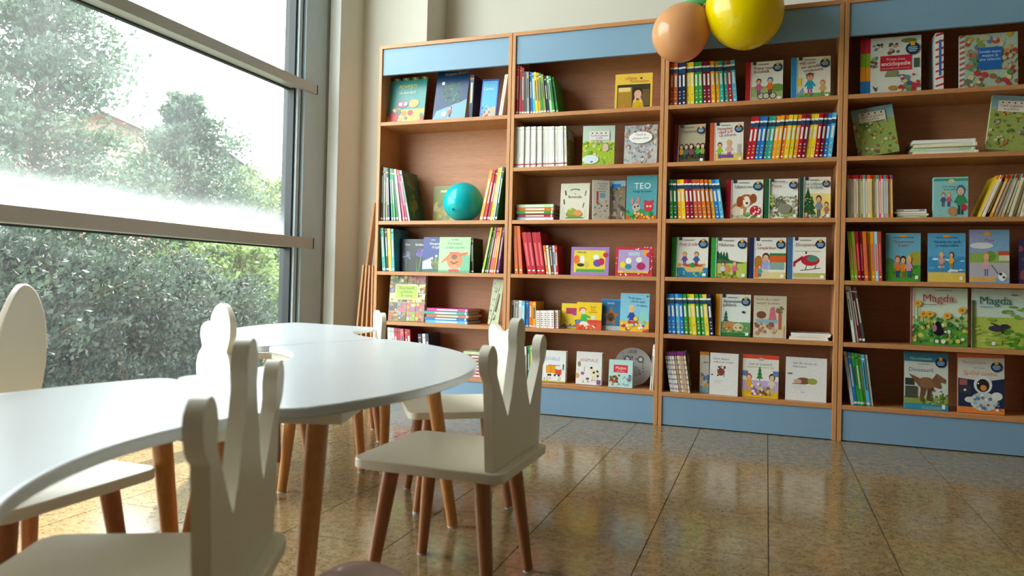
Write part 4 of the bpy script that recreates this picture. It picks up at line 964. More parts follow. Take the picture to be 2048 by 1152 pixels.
def beachboy(a):
    a.r(0, 0, 1, 1, '#86c4dc'); a.r(0, 0, 1, 0.28, '#e8b83a'); a.e(0.80, 0.34, 0.16, '#8ad0c4', 0.24); a.kid(0.40, 0.12, 0.58, '#e4c868', '#2f4a9a', '#e0b898'); a.blobs(26, (0.04, 0.02, 0.96, 0.26), (0.03, 0.06), ['#d8502a', '#e89a2a', '#f0d84a', '#c83a3a', '#f0ece0', '#3a7ac0'], 3); a.e(0.55, 0.34, 0.08, '#e8c840', 0.06)
    a.text(0.26, 0.86, a.h*0.065, 'Ți-am spus', '#1f5a78', 'L', 0.6, -0.06); a.text(0.36, 0.77, a.h*0.065, 'cât de mult', '#1f5a78', 'L', 0.56, -0.06); a.text(0.56, 0.67, a.h*0.065, 'te iubesc', '#1f5a78', 'L', 0.40, -0.06); a.e(0.92, 0.93, 0.03, '#5a6a7a')
def vehicles(a):
    a.r(0, 0, 1, 1, '#eef0ec'); a.text(0.46, 0.69, a.h*0.12, 'ȘOSELE', '#7a98c8', 'C', 0.78); a.r(0.22, 0.28, 0.60, 0.52, '#f0a020'); a.r(0.40, 0.28, 0.415, 0.52, '#8a5a10'); a.r(0.60, 0.24, 0.84, 0.42, '#d8503a'); a.r(0.66, 0.40, 0.80, 0.50, '#e8e8e8'); a.r(0.30, 0.52, 0.78, 0.545, '#c07a7a')
    for u in (0.32, 0.40, 0.58, 0.74): a.e(u, 0.22, 0.045, '#2a2a2e', None, 10)
    a.blobs(10, (0.1, 0.05, 0.9, 0.14), (0.02, 0.05), ['#8ab850', '#e8c0c0', '#a0c0d8'], 4); a.r(0, 0, 1, 0.04, '#c8c040'); a.r(0.88, 0.40, 0.93, 0.58, '#6a6a6a'); a.e(0.10, 0.66, 0.05, '#6a8ab0')
def animals(a):
    a.r(0, 0, 1, 1, '#eeebe6'); a.text(0.50, 0.70, a.h*0.12, 'ANIMALE', '#b8708a', 'C', 0.70); a.e(0.76, 0.34, 0.20, '#ece0c0', 0.13); a.e(0.60, 0.48, 0.09, '#ece0c0', 0.07)
    for u, v in ((0.70, 0.38), (0.84, 0.42), (0.86, 0.28), (0.60, 0.52)): a.e(u, v, 0.045, '#2a2422', 0.035)
    for u in (0.64, 0.72, 0.84): a.r(u, 0.12, u+0.03, 0.24, '#e0d0b0')
    a.e(0.26, 0.34, 0.07, '#a85a8a', 0.05); a.r(0.32, 0.40, 0.335, 0.54, '#4a3a3a'); a.e(0.12, 0.62, 0.06, '#9a8a50', 0.08); a.e(0.06, 0.26, 0.07, '#e0a868', 0.08); a.e(0.46, 0.18, 0.06, '#8a5a6a', 0.04); a.blobs(8, (0.2, 0.08, 0.9, 0.16), (0.01, 0.03), ['#6a9a50', '#c86a5a'], 5); a.r(0.82, 0.02, 0.97, 0.16, '#8a5a90')
def truck(a):
    a.r(0, 0, 1, 1, '#bfe0dc'); a.r(0.20, 0.54, 0.80, 0.82, '#e03a48'); a.text(0.50, 0.66, a.h*0.12, 'Mașini', '#f4e8d8', 'C', 0.5); a.text(0.5, 0.57, a.h*0.07, 'de lucru', '#f0c8c0', 'C', 0.4); a.e(0.24, 0.30, 0.16, '#c8403a', 0.14); a.blobs(26, (0.06, 0.08, 0.50, 0.44), (0.03, 0.06), ['#c83a34', '#4a8a4a', '#7a9a4a', '#e8d8c0', '#3a5a3a'], 3); a.blobs(12, (0.55, 0.06, 0.95, 0.4), (0.02, 0.04), ['#8ab8c8', '#d8c8d0', '#5a8aa0'], 5)
    for v in (0.26, 0.32, 0.38, 0.44): a.r(0.84, v, 0.94, v+0.035, '#2a4a4a')
def bedcov(a):
    a.r(0, 0, 1, 1, '#cfc3a6'); a.text(0.08, 0.89, a.h*0.058, 'Pentru că e noapte', '#4a4238', 'L', 0.7); a.text(0.08, 0.80, a.h*0.058, 'mergem la culcare', '#4a4238', 'L', 0.76); a.r(0.08, 0.34, 0.74, 0.44, '#7fb4bc'); a.e(0.24, 0.54, 0.15, '#7a4a38', 0.09); a.poly([(0.52, 0.72), (0.64, 0.74), (0.70, 0.42), (0.46, 0.42)], '#c8707a'); a.r(0.76, 0.20, 0.86, 0.62, '#b8604a'); a.blobs(22, (0.04, 0.1, 0.7, 0.34), (0.04, 0.08), ['#a87a5a', '#b88a68', '#8a5a4a', '#c8a888'], 5); a.blobs(8, (0.66, 0.62, 0.95, 0.74), (0.03, 0.06), ['#7a7a4a', '#8a6a4a'], 3); a.r(0.86, 0.02, 0.93, 0.3, '#d8c08a')
def whitepage(title, pic, tu=0.12):
    def f(a):
        a.r(0, 0, 1, 1, '#d9d5cf')
        for i, l in enumerate(title): a.text(tu, 0.84-0.075*i, a.h*0.06, l, '#3a3a3e', 'L', 0.72)
        pic(a)
        a.r(0.15, 0.34, 0.5, 0.347, '#b0aca8'); a.r(0.15, 0.29, 0.42, 0.297, '#b0aca8')
    return f
def p_crab(a): a.e(0.40, 0.55, 0.13, '#7a3a30', 0.09); a.blobs(14, (0.26, 0.46, 0.56, 0.68), (0.02, 0.045), ['#8a4038', '#5a2a28', '#a06a50'], 4); a.r(0.05, 0.46, 0.12, 0.49, '#4a4a4a')
def p_hog(a): a.e(0.44, 0.46, 0.18, '#7a5038', 0.08); a.e(0.30, 0.44, 0.10, '#c0a080', 0.06); a.e(0.66, 0.46, 0.12, '#8f9a3a', 0.07); a.r(0.05, 0.60, 0.17, 0.635, '#6a6a66'); a.r(0.16, 0.38, 0.40, 0.395, '#5a4a44'); a.r(0.38, 0.18, 0.48, 0.21, '#b8b4ae')
def winter(a):
    a.r(0, 0, 1, 1, '#e0d8cc'); a.r(0, 0.91, 1, 1, '#d8432a'); a.e(0.52, 0.90, 0.09, '#b8b4b0', 0.04); a.text(0.5, 0.76, a.h*0.08, 'Leo și Leonard', '#3a7a6a', 'C', 0.62); a.text(0.5, 0.70, a.h*0.04, 'povești de iarnă pentru copii', '#7a5a5a', 'C', 0.74); a.pine(0.48, 0.40, 0.32, '#2f7a38'); a.r(0, 0, 1, 0.40, '#b8a4c8'); a.r(0, 0, 1, 0.16, '#d8b020')
    a.kid(0.18, 0.10, 0.46, '#b84a2a', '#e0a030', '#d89020'); a.kid(0.82, 0.10, 0.48, '#2a2420', '#d8c8b0', '#c8b090'); a.r(0, 0.50, 0.14, 0.62, '#5a78a8'); a.r(0.84, 0.52, 1, 0.64, '#5a78a8'); a.blobs(24, (0.25, 0.06, 0.75, 0.34), (0.03, 0.06), ['#8a5a9a', '#e8d8c8', '#b88a5a', '#e0c030', '#7a4a3a'], 7)
def kidsopen(a):
    a.r(0, 0, 1, 1, '#e4dccb'); a.r(0, 0.92, 1, 1, '#e8923a'); a.blobs(14, (0.1, 0.1, 0.95, 0.5), (0.1, 0.2), ['#e0b83a', '#c83a4a', '#6a8ab8', '#e8c8a0'], 3, 0.4); a.r(0, 0, 1, 0.14, '#8ac0d0'); a.text(0.6, 0.72, a.h*0.06, 'Ani', '#5a5a5a', 'C', 0.6)
def ency(a):
    a.r(0, 0, 1, 1, '#dedbd2'); a.r(0, 0.74, 0.17, 1, '#c81f3a'); a.r(0, 0.50, 0.17, 0.74, '#7fae1e'); a.r(0, 0.25, 0.17, 0.50, '#f0961a'); a.r(0, 0, 0.17, 0.25, '#1f74b8'); a.r(0.085, 0, 0.092, 1, '#5a4a3a')
    a.blobs(16, (0.22, 0.78, 0.38, 0.88), (0.015, 0.03), ['#3a3a3a', '#8a8a8a', '#e8e8e8'], 3); a.blobs(12, (0.46, 0.72, 0.64, 0.88), (0.02, 0.04), ['#c89a70', '#7a5a40', '#d8a0b0', '#3a5a6a'], 5); a.e(0.80, 0.92, 0.13, '#7a8a3a', 0.04); a.blobs(10, (0.19, 0.48, 0.28, 0.66), (0.02, 0.04), ['#5a9a6a', '#7ab08a', '#8a3a3a'], 6)
    a.r(0.33, 0.41, 0.84, 0.67, '#c21a33'); a.text(0.585, 0.585, a.h*0.055, 'Prima mea', '#f0d0d0', 'C', 0.36); a.text(0.585, 0.495, a.h*0.085, 'enciclopedie', '#ffffff', 'C', 0.48); a.text(0.585, 0.435, a.h*0.035, 'mari întrebări pentru cei mici', '#e8b0b0', 'C', 0.46)
    a.r(0.88, 0.44, 0.97, 0.60, '#4a5a50'); a.poly([(0.40, 0.30), (0.62, 0.30), (0.62, 0.40), (0.44, 0.40)], '#8a8a62'); a.poly([(0.20, 0.16), (0.25, 0.05), (0.30, 0.15), (0.26, 0.11)], '#4a4a4a'); a.blobs(30, (0.64, 0.03, 0.97, 0.32), (0.02, 0.05), ['#c8303a', '#5a8a8a', '#8a5a3a', '#6a8a4a', '#e0c8b0', '#3a5a8a'], 8); a.e(0.54, 0.10, 0.08, '#b88a3a', 0.04)
    a.badge(0.86, 0.77, 0.115)
def cars(a):
    a.r(0, 0, 1, 1, '#a8bca8')
    for k in range(20): a.poly([(0, k/20), (0.09, k/20+0.03), (0.09, k/20+0.055), (0, k/20+0.025)], '#c8303a' if k % 2 else '#f0e4dc')
    a.blobs(24, (0.12, 0.72, 0.98, 0.96), (0.03, 0.07), ['#b84a3a', '#d8a030', '#8a9a4a', '#5a7aa0', '#c8b890'], 3); a.blobs(22, (0.12, 0.06, 0.98, 0.30), (0.03, 0.07), ['#4a8a4a', '#a8603a', '#b83a3a', '#6a7a5a', '#d8c890'], 4); a.blobs(18, (0.12, 0.32, 0.32, 0.70), (0.03, 0.06), ['#5a8a5a', '#8a9a90', '#b86a4a'], 5); a.blobs(18, (0.74, 0.32, 0.98, 0.70), (0.03, 0.06), ['#a83a3a', '#c88a3a', '#b8a890'], 6)
    a.r(0.32, 0.34, 0.72, 0.74, '#1f62ae')
    for i, l in enumerate(('Întrebări despre', 'mașini și', 'alte vehicule')): a.text(0.52, 0.64-0.07*i, a.h*0.055, l, '#c8dcf0', 'C', 0.36)
def kidcover(sky_, ground, tcol, title, kids, sd, beach=False):
    def f(a):
        a.r(0, 0, 1, 1, sky_); a.r(0, 0, 1, 0.34, ground)
        a.e(0.5, 0.93, 0.10, 'amber', 0.035); a.r(0.2, 0.90, 0.8, 0.915, '#3a5a9a')
        if beach: a.r(0, 0.20, 1, 0.52, '#3f8fc0'); a.blobs(16, (0, 0.22, 1, 0.5), (0.05, 0.12), ['#d8ecf0', '#6ab0d0', '#2f7ab0'], sd, 0.2); a.poly([(0, 0), (1, 0), (1, 0.08), (0, 0.20)], '#e0bf5a')
        else: a.e(0.85, 0.48, 0.22, '#a8a03a', 0.14); a.e(0.1, 0.40, 0.15, '#5a8a4a', 0.08); a.blobs(16, (0, 0.02, 1, 0.3), (0.03, 0.06), ['#3f8a2a', '#5a9a3a', '#2f7a24'], sd)
        for i, l in enumerate(title): a.text(0.5, 0.80-0.075*i, a.h*0.06, l, tcol, 'C', 0.74)
        for k in kids: a.kid(*k)
        a.r(0.84, 0.05, 0.93, 0.12, '#f0f0ec')
    return f
def road(a):
    a.r(0, 0, 1, 1, '#7fa8c8'); a.r(0, 0.58, 0.5, 1, '#9aa0c0'); a.e(0.3, 0.70, 0.3, '#d8dcd8', 0.06); a.r(0, 0.36, 1, 0.56, '#8fae4a'); a.e(0.52, 0.50, 0.15, '#6f9a3a', 0.10); a.r(0.72, 0.52, 1, 0.60, '#c85a34'); a.r(0.74, 0.42, 1, 0.52, '#d8d0b8'); a.r(0, 0.10, 1, 0.38, '#b4b0b4'); a.r(0, 0.02, 0.66, 0.11, '#dca85a'); a.e(0.46, 0.92, 0.08, 'amber', 0.04); a.text(0.5, 0.78, a.h*0.06, 'Mara', '#a84a5a', 'C', 0.3)
    a.kid(0.42, 0.13, 0.44, '#e0a060', '#d8a8a8', '#5a78a8'); a.e(0.82, 0.12, 0.10, '#ecece8', 0.08); a.e(0.78, 0.17, 0.04, '#2a2a2a'); a.e(0.86, 0.11, 0.035, '#2a2a2a'); a.poly([(0.54, 0.34), (0.555, 0.34), (0.72, 0.18), (0.70, 0.18)], '#5a3a3a')
def magda1(a):
    a.r(0, 0, 1, 1, '#d3dfc4'); a.r(0, 0, 1, 0.34, '#5f9a3c'); a.r(0, 0.34, 1, 0.50, '#c0cc84'); a.blobs(110, (0, 0.06, 1, 0.50), (0.02, 0.05), ['#4a8a44', '#7ab05a', '#a8c87a', '#3a7a3a', '#dfe8d0', '#d8c850'], 5)
    for u, v, h in ((0.12, 0.50, 0.22), (0.90, 0.40, 0.22), (0.34, 0.42, 0.12), (0.64, 0.40, 0.12), (0.22, 0.40, 0.14)): a.r(u-0.008, v-0.1, u+0.008, v+h, '#5a8a3a'); a.e(u, v+h, 0.075, '#e8a83a', 0.055, 9); a.e(u, v+h, 0.03, '#b8702a', 0.02)
    a.e(0.48, 0.34, 0.055, '#1a1418', 0.08); a.e(0.49, 0.24, 0.09, '#1c1a26', 0.07); a.e(0.42, 0.30, 0.04, '#b87a8a', 0.06); a.text(0.48, 0.755, a.h*0.155, 'Magda', '#b8284a', 'C', 0.58); a.r(0.24, 0.70, 0.46, 0.71, '#4a7a5a'); a.r(0.42, 0.95, 0.72, 0.962, '#8a9a8a'); a.r(0.43, 0.05, 0.49, 0.10, '#e8ece0'); a.r(0, 0, 0.025, 1, '#a8304a')
def magda2(a):
    a.r(0, 0, 1, 1, '#c8d8c8'); a.r(0, 0, 1, 0.52, '#aebf52'); a.blobs(40, (0.5, 0.0, 1, 0.30), (0.04, 0.1), ['#5a9a2a', '#7fae3a', '#4a8a24', '#9ab84a'], 5, 0.35); a.blobs(14, (0.55, 0.50, 1, 0.72), (0.05, 0.1), ['#7fae4a', '#5f9a3a'], 6, 0.25); a.blobs(20, (0, 0.05, 0.6, 0.5), (0.04, 0.1), ['#c0c860', '#98ae44', '#8aa840'], 7, 0.3)
    a.e(0.42, 0.33, 0.14, '#3c3848', 0.05); a.e(0.56, 0.37, 0.08, '#34303c', 0.04); a.poly([(0.36, 0.42), (0.30, 0.42), (0.50, 0.34), (0.54, 0.36)], '#34303c'); a.r(0.50, 0.25, 0.53, 0.33, '#34303c'); a.text(0.40, 0.735, a.h*0.155, 'Magda', '#1f6a62', 'C', 0.55); a.r(0.13, 0.685, 0.34, 0.695, '#6a8a8a'); a.r(0.34, 0.05, 0.40, 0.11, '#ece8dc'); a.e(0.72, 0.90, 0.06, '#6a7a78', 0.012); a.r(0, 0, 0.05, 0.8, '#4a5a28')
def dino(a):
    a.r(0, 0, 1, 1, '#cfd2c4'); a.poly([(0, 1), (1, 1), (1, 0.86), (0.6, 0.83), (0, 0.84)], '#3a7f92'); a.text(0.38, 0.87, a.h*0.055, 'Mica enciclopedie', '#c8dce0', 'C', 0.50); a.r(0.30, 0.79, 0.58, 0.80, '#8a8a80'); a.text(0.10, 0.66, a.h*0.085, 'Dinozaurii', '#2a6a86', 'L', 0.56)
    a.r(0, 0.10, 1, 0.22, '#8a9a4a'); a.blobs(40, (0.4, 0.10, 1, 0.34), (0.02, 0.05), ['#6a8a3a', '#9aae5a', '#4a6a34', '#b0b878'], 4); a.r(0.02, 0.20, 0.30, 0.40, '#4a4a3e'); a.r(0.02, 0.42, 0.22, 0.54, '#3a3a34')
    a.e(0.50, 0.46, 0.20, '#8a5f42', 0.11, 16); a.poly([(0.36, 0.54), (0.10, 0.62), (0.12, 0.60), (0.34, 0.40)], '#7a5238'); a.poly([(0.62, 0.52), (0.74, 0.64), (0.94, 0.54), (0.92, 0.47), (0.80, 0.50), (0.84, 0.40), (0.78, 0.38), (0.66, 0.42)], '#7d553a'); a.e(0.78, 0.58, 0.012, '#e8d060', None, 6)
    a.poly([(0.38, 0.40), (0.50, 0.38), (0.44, 0.20), (0.46, 0.14), (0.38, 0.14), (0.36, 0.22)], '#6f4a32'); a.poly([(0.54, 0.38), (0.64, 0.36), (0.58, 0.24), (0.60, 0.16), (0.52, 0.16), (0.52, 0.24)], '#5f3f2a'); a.poly([(0.62, 0.40), (0.70, 0.34), (0.69, 0.32), (0.60, 0.37)], '#5f3f2a')
    a.r(0, 0, 1, 0.10, '#2f8aa8'); a.r(0.40, 0.0, 0.84, 0.06, '#6a9a9a'); a.r(0.86, 0.03, 0.93, 0.10, '#e8e8f0'); a.badge(0.83, 0.83, 0.125)
def space(a):
    a.r(0, 0, 1, 1, '#d0d0c4'); a.poly([(0, 1), (1, 1), (1, 0.94), (0, 0.92)], '#e07a3a'); a.text(0.36, 0.83, a.h*0.055, 'Mica enciclopedie', '#d0603a', 'C', 0.52); a.r(0.32, 0.755, 0.58, 0.765, '#9a9a90'); a.text(0.12, 0.64, a.h*0.085, 'Spațiul cosmic', '#d8702a', 'L', 0.74)
    a.poly([(0, 0.58), (0.6, 0.54), (1, 0.60), (1, 0.08), (0, 0.08)], '#202c48'); a.r(0, 0, 1, 0.10, '#e0803a'); a.r(0.03, 0.46, 0.20, 0.56, '#a85a5a'); a.r(0.03, 0.32, 0.28, 0.44, '#3a3c40'); a.e(0.15, 0.38, 0.03, '#d8d8d8')
    a.e(0.54, 0.48, 0.20, '#d8dcd8', 0.15, 18); a.e(0.54, 0.47, 0.14, '#2c2420', 0.11, 16); a.e(0.55, 0.43, 0.07, '#d88a4a', 0.05); a.e(0.44, 0.50, 0.02, '#f4f4f0'); a.e(0.56, 0.20, 0.30, '#c8ccc8', 0.16, 16); a.e(0.84, 0.30, 0.12, '#dcdcd4', 0.07); a.e(0.26, 0.22, 0.12, '#d0d0c4', 0.05); a.blobs(30, (0.36, 0.04, 0.9, 0.32), (0.02, 0.05), ['#8ab0c0', '#e8e8e4', '#5a8aa8', '#b0b8b8', '#6a7a88'], 5); a.badge(0.83, 0.79, 0.125)
def comm(a):
    a.r(0, 0, 1, 1, '#8fc4c0'); a.r(0, 0.90, 1, 0.96, '#3a9a80'); a.e(0.52, 0.90, 0.09, '#d8c890', 0.05); a.text(0.46, 0.74, a.h*0.06, 'Lea merge', '#2a4a6a', 'C', 0.4); a.text(0.46, 0.67, a.h*0.06, 'la școală', '#2a4a6a', 'C', 0.34); a.kid(0.28, 0.26, 0.36, '#a86a3a', '#3a5a8a', '#4a3a5a'); a.kid(0.44, 0.26, 0.36, '#d8a060', '#c85a7a', '#3a4a7a'); a.kid(0.78, 0.06, 0.74, '#2f6f9a', '#3f8a5a', '#2a4a4a'); a.e(0.55, 0.14, 0.14, '#b88a5a', 0.12); a.e(0.88, 0.24, 0.08, '#c8303a', 0.08)

# ------------------------------------------------------------------ the shelves
ser = lambda i: d_series()
# leftmost bookcase
face(0, 0, 'teal monster picture book face out, leftmost on top shelf of leftmost bookcase', 769, 845, 151, monsters, '#3f8f88', yf=0.06, tilt=9)
face(0, 0, 'dark blue night-scene picture book, middle of leftmost bookcase top shelf', 864, 929, 139, nightsea, '#123a66', 'orange', yf=0.055, tilt=9, lean=2.0)
row(0, 0, 'navy', (936, 944), (941, 949), (150, 150), ['navy'], None, 0.085, 0.13)
face(0, 0, 'blue-bordered picture book beside thin white books on top shelf', 958, 991, 156, bluefish, '#2a4fae', yf=0.075, tilt=7, lean=1.5)
row(0, 0, 'right', (996, 1003), (1009, 1015), (150, 148), ['white', 'white'], None, 0.03)
row(0, 2, 'left', (757, 822), (757, 803), (334, 341), ['slate', 'grey', 'olive', 'navy', 'teal', 'green', 'dgreen', 'white', 'pink', 'red', 'mint'], None, 0.02, 0.19, [1, .8, .7, 1.1, .7, 1, 1.1, 1.1, 1.0, .8, .9], forestcov)
face(0, 2, 'olive green picture book standing behind the teal balloon', 865, 934, 353, olivecov, '#8a8f3e', yf=0.205, t=0.012, tilt=3, h=0.22)
row(0, 2, 'right', (957, 993), (978, 1008), (342, 333), ['amber', 'red', 'crimson', 'yellow', 'pblue', 'dgreen'], None, 0.03, 0.19, [1.1, 1, 1, 1, .5, .7])
row(0, 3, 'left', (765, 788), (760, 786), (456, 458), ['teal', 'black', 'yellow', 'sky'], None, 0.02, 0.18, [1.1, .8, 1, .8])
face(0, 3, 'black flower book, leftmost of the overlapping books on third shelf', 796, 826, 478, blackflower, 'black', 'white', yf=0.085, tilt=4, t=0.009)
face(0, 3, 'black book with purple irises, third shelf of leftmost bookcase', 819, 853, 478, irises, 'black', 'white', yf=0.072, tilt=4, t=0.009)
face(0, 3, 'navy book with white title beside the green dog book', 844, 889, 474, dragon, '#2b3f86', 'white', yf=0.058, tilt=4, t=0.009)
face(0, 3, 'pale green picture book with an orange dog, third shelf', 876, 938.5, 474, bigdog, '#a9d09b', yf=0.042, tilt=4, t=0.009)
row(0, 3, 'dark', (941, 947), (941, 947), (476, 476), ['black'], None, 0.06, 0.14)
row(0, 3, 'right', (962, 996), (981, 1008), (455, 455), ['lime', 'dgreen', 'olive', 'pink', 'orange', 'amber', 'purple'], None, 0.03, 0.18, [1, .8, .7, 1, 1, .7, 1])
face(0, 4, 'large green mosaic garden book on the fourth shelf', 776, 849, 549, mosaic, '#c8c480', yf=0.055, tilt=4, t=0.014)
stack(0, 4, 'on fourth shelf of leftmost bookcase', 850, 936, 617, ['sky', 'blue', 'orange', 'teal', 'magenta'], 0.03, 0.19, 0.006)
face(0, 4, 'pale green grass-patterned book leaning at right end of fourth shelf', 975, 996, 560, grass, '#c2caa8', yf=0.05, tilt=2, lean=6, t=0.012)
row(0, 5, 'left', (776, 826), (774, 820), (655, 660), ['white', 'pblue', 'red', 'crimson', 'pink', 'red', 'crimson'], None, 0.03, 0.15)
row(0, 5, 'middle', (840, 862), (836, 856), (668, 668), ['navy', 'white', 'navy'], None, 0.03, 0.15)
stack(0, 5, 'on bottom shelf of leftmost bookcase', 926, 990, 704, ['pink', 'red', 'magenta', 'teal', 'crimson', 'grey', 'red', 'lgreen'], 0.03, 0.17, 0.006)
# second bookcase
row(1, 0, 'left', (1028, 1117), (1027, 1106), (136, 153), ['crimson', 'red', 'crimson', 'slate', 'grey', 'blue', 'sky', 'yellow', 'amber', 'green', 'olive', 'navy', 'lgreen', 'green', 'green'], None, 0.02, 0.17, None, None,
    None, [1.05, 1.05, 1.03, .96, .96, .98, .98, 1.0, 1.0, 1.0, .98, .95, .98, .98, .98])
face(1, 0, 'yellow cookery book with a child\'s photograph on top shelf', 1229, 1303, 145.5, ph_child, '#e8bf45', yf=0.05, tilt=5, yaw=3)
row(1, 1, 'left', (1026, 1134), (1027, 1132), (254, 252), ['white']*17, lambda i: d_white, 0.02, 0.17, None, parcfield(5), 'white spine with pink foot band')
face(1, 1, 'green pond search book, angled, in the middle of second shelf', 1165, 1227, 250, pond, '#cfe0d0', yf=0.05, tilt=5, yaw=8)
face(1, 1, 'grey crowded search book with white oval title on second shelf', 1247, 1313, 249, crowd, '#b4b4b4', yf=0.055, tilt=5)
stack(1, 2, 'on third shelf of second bookcase', 1024, 1108, 408, ['pblue', 'crimson', 'green', 'orange', 'lgreen'], 0.03, 0.19, 0.006)
face(1, 2, 'cream frog picture book on third shelf of second bookcase', 1119, 1177, 366, frog, '#d8d2bc', 'navy', yf=0.055, tilt=5)
face(1, 2, 'white picture book standing half open beside the frog book', 1187, 1217, 360, openpics, '#eae6da', yf=0.06, tilt=3, yaw=28, t=0.006)
face(1, 2, 'photo picture book half hidden between white and teal books', 1218, 1249, 361, seaside, '#8a7a62', yf=0.10, tilt=3, t=0.006)
face(1, 2, 'teal picture book titled TEO at right end of third shelf', 1251, 1312, 350, teo, '#4f98a2', 'navy', yf=0.05, tilt=5)
row(1, 3, 'orange', (1030, 1047), (1024, 1040), (452, 452), ['orange', 'orange'], lambda i: d_red, 0.02, 0.18)
row(1, 3, 'red', (1055, 1091), (1043, 1081), (465, 465), ['red', 'crimson', 'red', 'crimson'], lambda i: d_red, 0.02, 0.18)
row(1, 3, 'small', (1093, 1117), (1086, 1115), (491, 491), ['orange', 'cream', 'brown', 'pblue', 'red'], None, 0.025, 0.12)
face(1, 3, 'purple-framed bee picture book, wide format, fourth shelf', 1141, 1217, 494, bees, '#a57cc0', yf=0.05, tilt=4)
face(1, 3, 'red-framed snail picture book, wide format, fourth shelf', 1230, 1304, 494, snails, '#c83048', yf=0.05, tilt=4)
row(1, 4, 'left', (1021, 1071), (1020, 1071), (600, 604), ['white', 'grey', 'white', 'sky', 'blue', 'orange', 'amber'], None, 0.02, 0.15)
row(1, 4, 'dotted', (1072, 1116), (1072, 1115), (621, 621), ['white']*6, lambda i: d_dots, 0.02, 0.11, None, None, 'small white pink-dotted spine')
face(1, 4, 'yellow book with magenta panel, half behind the red-haired boy book', 1122, 1158, 607, ybook, '#ecd02e', yf=0.075, tilt=4, t=0.009)
face(1, 4, 'yellow book with a red-haired boy in green on fifth shelf', 1152, 1202, 605, yboy, '#f0c81e', yf=0.05, tilt=4, t=0.010)
face(1, 4, 'blue book with a brown star-shaped dog on fifth shelf', 1200, 1240, 598, dogstar, '#2f6f96', yf=0.075, tilt=4, t=0.009)
face(1, 4, 'sky blue beach picture book, tallest face-out book on fifth shelf', 1239, 1297, 587, beachboy, '#86c4dc', yf=0.045, tilt=4, t=0.014)
row(1, 5, 'left', (1047, 1066), (1047, 1065), (693, 690), ['white', 'teal', 'lime'], None, 0.03, 0.14)
face(1, 5, 'thick white board book with an orange lorry on bottom shelf', 1080, 1130, 702, vehicles, '#eef0ec', yf=0.05, tilt=4, t=0.03)
face(1, 5, 'thick white board book with a spotted cow on bottom shelf', 1151, 1202, 705, animals, '#eeebe6', yf=0.045, tilt=4, t=0.03)
face(1, 5, 'small pale blue board book with red title panel on bottom shelf', 1216.5, 1264, 721, truck, '#bfe0dc', yf=0.03, tilt=4, t=0.026)
row(1, 5, 'right', (1297, 1306), (1304, 1309), (689, 688), ['white', 'white'], None, 0.03, 0.16)
# round grey book
def roundbook():
    z = SH[5]+SHIFT; yf = 0.13; X = sol_x(1265, yf, z+0.1); r = 0.098
    b = thing('round_book', 'round silver-grey board book with two ring eyes on bottom shelf', 'book', (X, yf, z)); b.rotation_euler = (math.radians(-6), 0, 0)
    pts = [(r*math.sin(t)*1.0, r-r*math.cos(t)) for t in [2*PI*k/40 for k in range(40)]]
    def slab(y0, y1, s, c):
        q = MB(); n = len(pts); q.v = [(x*s, y0, z_*s) for x, z_ in pts]+[(x*s, y1, z_*s) for x, z_ in pts]
        q.f = [tuple(range(n)), tuple(reversed(range(n, 2*n)))]+[(i, n+i, n+(i+1) % n, (i+1) % n) for i in range(n)]; q.c = [c]*len(q.f); return q
    cv = slab(-0.006, 0.0, 1.0, col('#b4b0ac')).build('cover', M_PRINT, b); slab(0.0, 0.014, 0.97, col('maroon')).build('pages', M_PRINT, b)
    a = Art(2*r, 2*r, -0.006)
    for u in (0.36, 0.70): a.e(u, 0.70, 0.085, '#3a3a3c'); a.e(u, 0.70, 0.06, '#c8c4be'); a.e(u, 0.70, 0.035, '#e4e0d8')
    a.e(0.52, 0.38, 0.2, '#9a9692', 0.14); a.blobs(46, (0.2, 0.12, 0.8, 0.9), (0.01, 0.022), ['#6a6668', '#8a868a', '#4a4a50', '#c8c4c0', '#7a6a80'], 5); a.r(0.40, 0.85, 0.56, 0.93, '#9a9090')
    a.build(cv)
roundbook()
# third bookcase
row(2, 0, 'left', (1339, 1475), (1338, 1469), (127, 119.5), ['terracotta', 'terracotta', 'navy', 'navy', 'yellow', 'yellow', 'green', 'green', 'maroon', 'maroon', 'amber', 'amber', 'teal', 'teal', 'crimson', 'sky'], ser, 0.02, 0.155)
face(2, 0, 'board book with two cycling children, red band, top shelf', 1490, 1565, 121, series(['Prima mea', 'bicicletă'], 'red', sc_bike), '#ece8dc', 'red', yf=0.045, tilt=5)
face(2, 0, 'board book with blue band and red-haired girl, top shelf', 1582, 1661, 111.5, series(['Mă simt', 'pe stradă', 'totdeauna', 'sigur'], '#2a8ac0', sc_street, '#7a2030', '#ece8dc', 1.0), '#ece8dc', '#2a8ac0', yf=0.045, tilt=5, yaw=4)
face(2, 1, 'dark harvest board book with maroon band on second shelf', 1347, 1409, 248, series(['Tractorul'], 'maroon', sc_tractor, '#4a3a40', '#b8a88c'), '#b8a88c', 'maroon', yf=0.05, tilt=5, yaw=-5)
face(2, 1, 'bedtime board book with orange band on second shelf', 1419, 1486, 243.5, series(['Noaptea', 'când a fi', 'să adorm'], 'terracotta', sc_bed, '#b83a4a', '#ece8dc', 0.6), '#ece8dc', 'orange', yf=0.045, tilt=5, yaw=4)
row(2, 1, 'right', (1491, 1663), (1503, 1674), (235, 226), ['crimson', 'red', 'blue', 'blue', 'teal', 'teal', 'amber', 'amber', 'orange', 'yellow', 'yellow', 'amber', 'crimson', 'maroon', 'yellow', 'yellow', 'crimson', 'maroon', 'blue', 'sky'], ser, 0.02, 0.155)
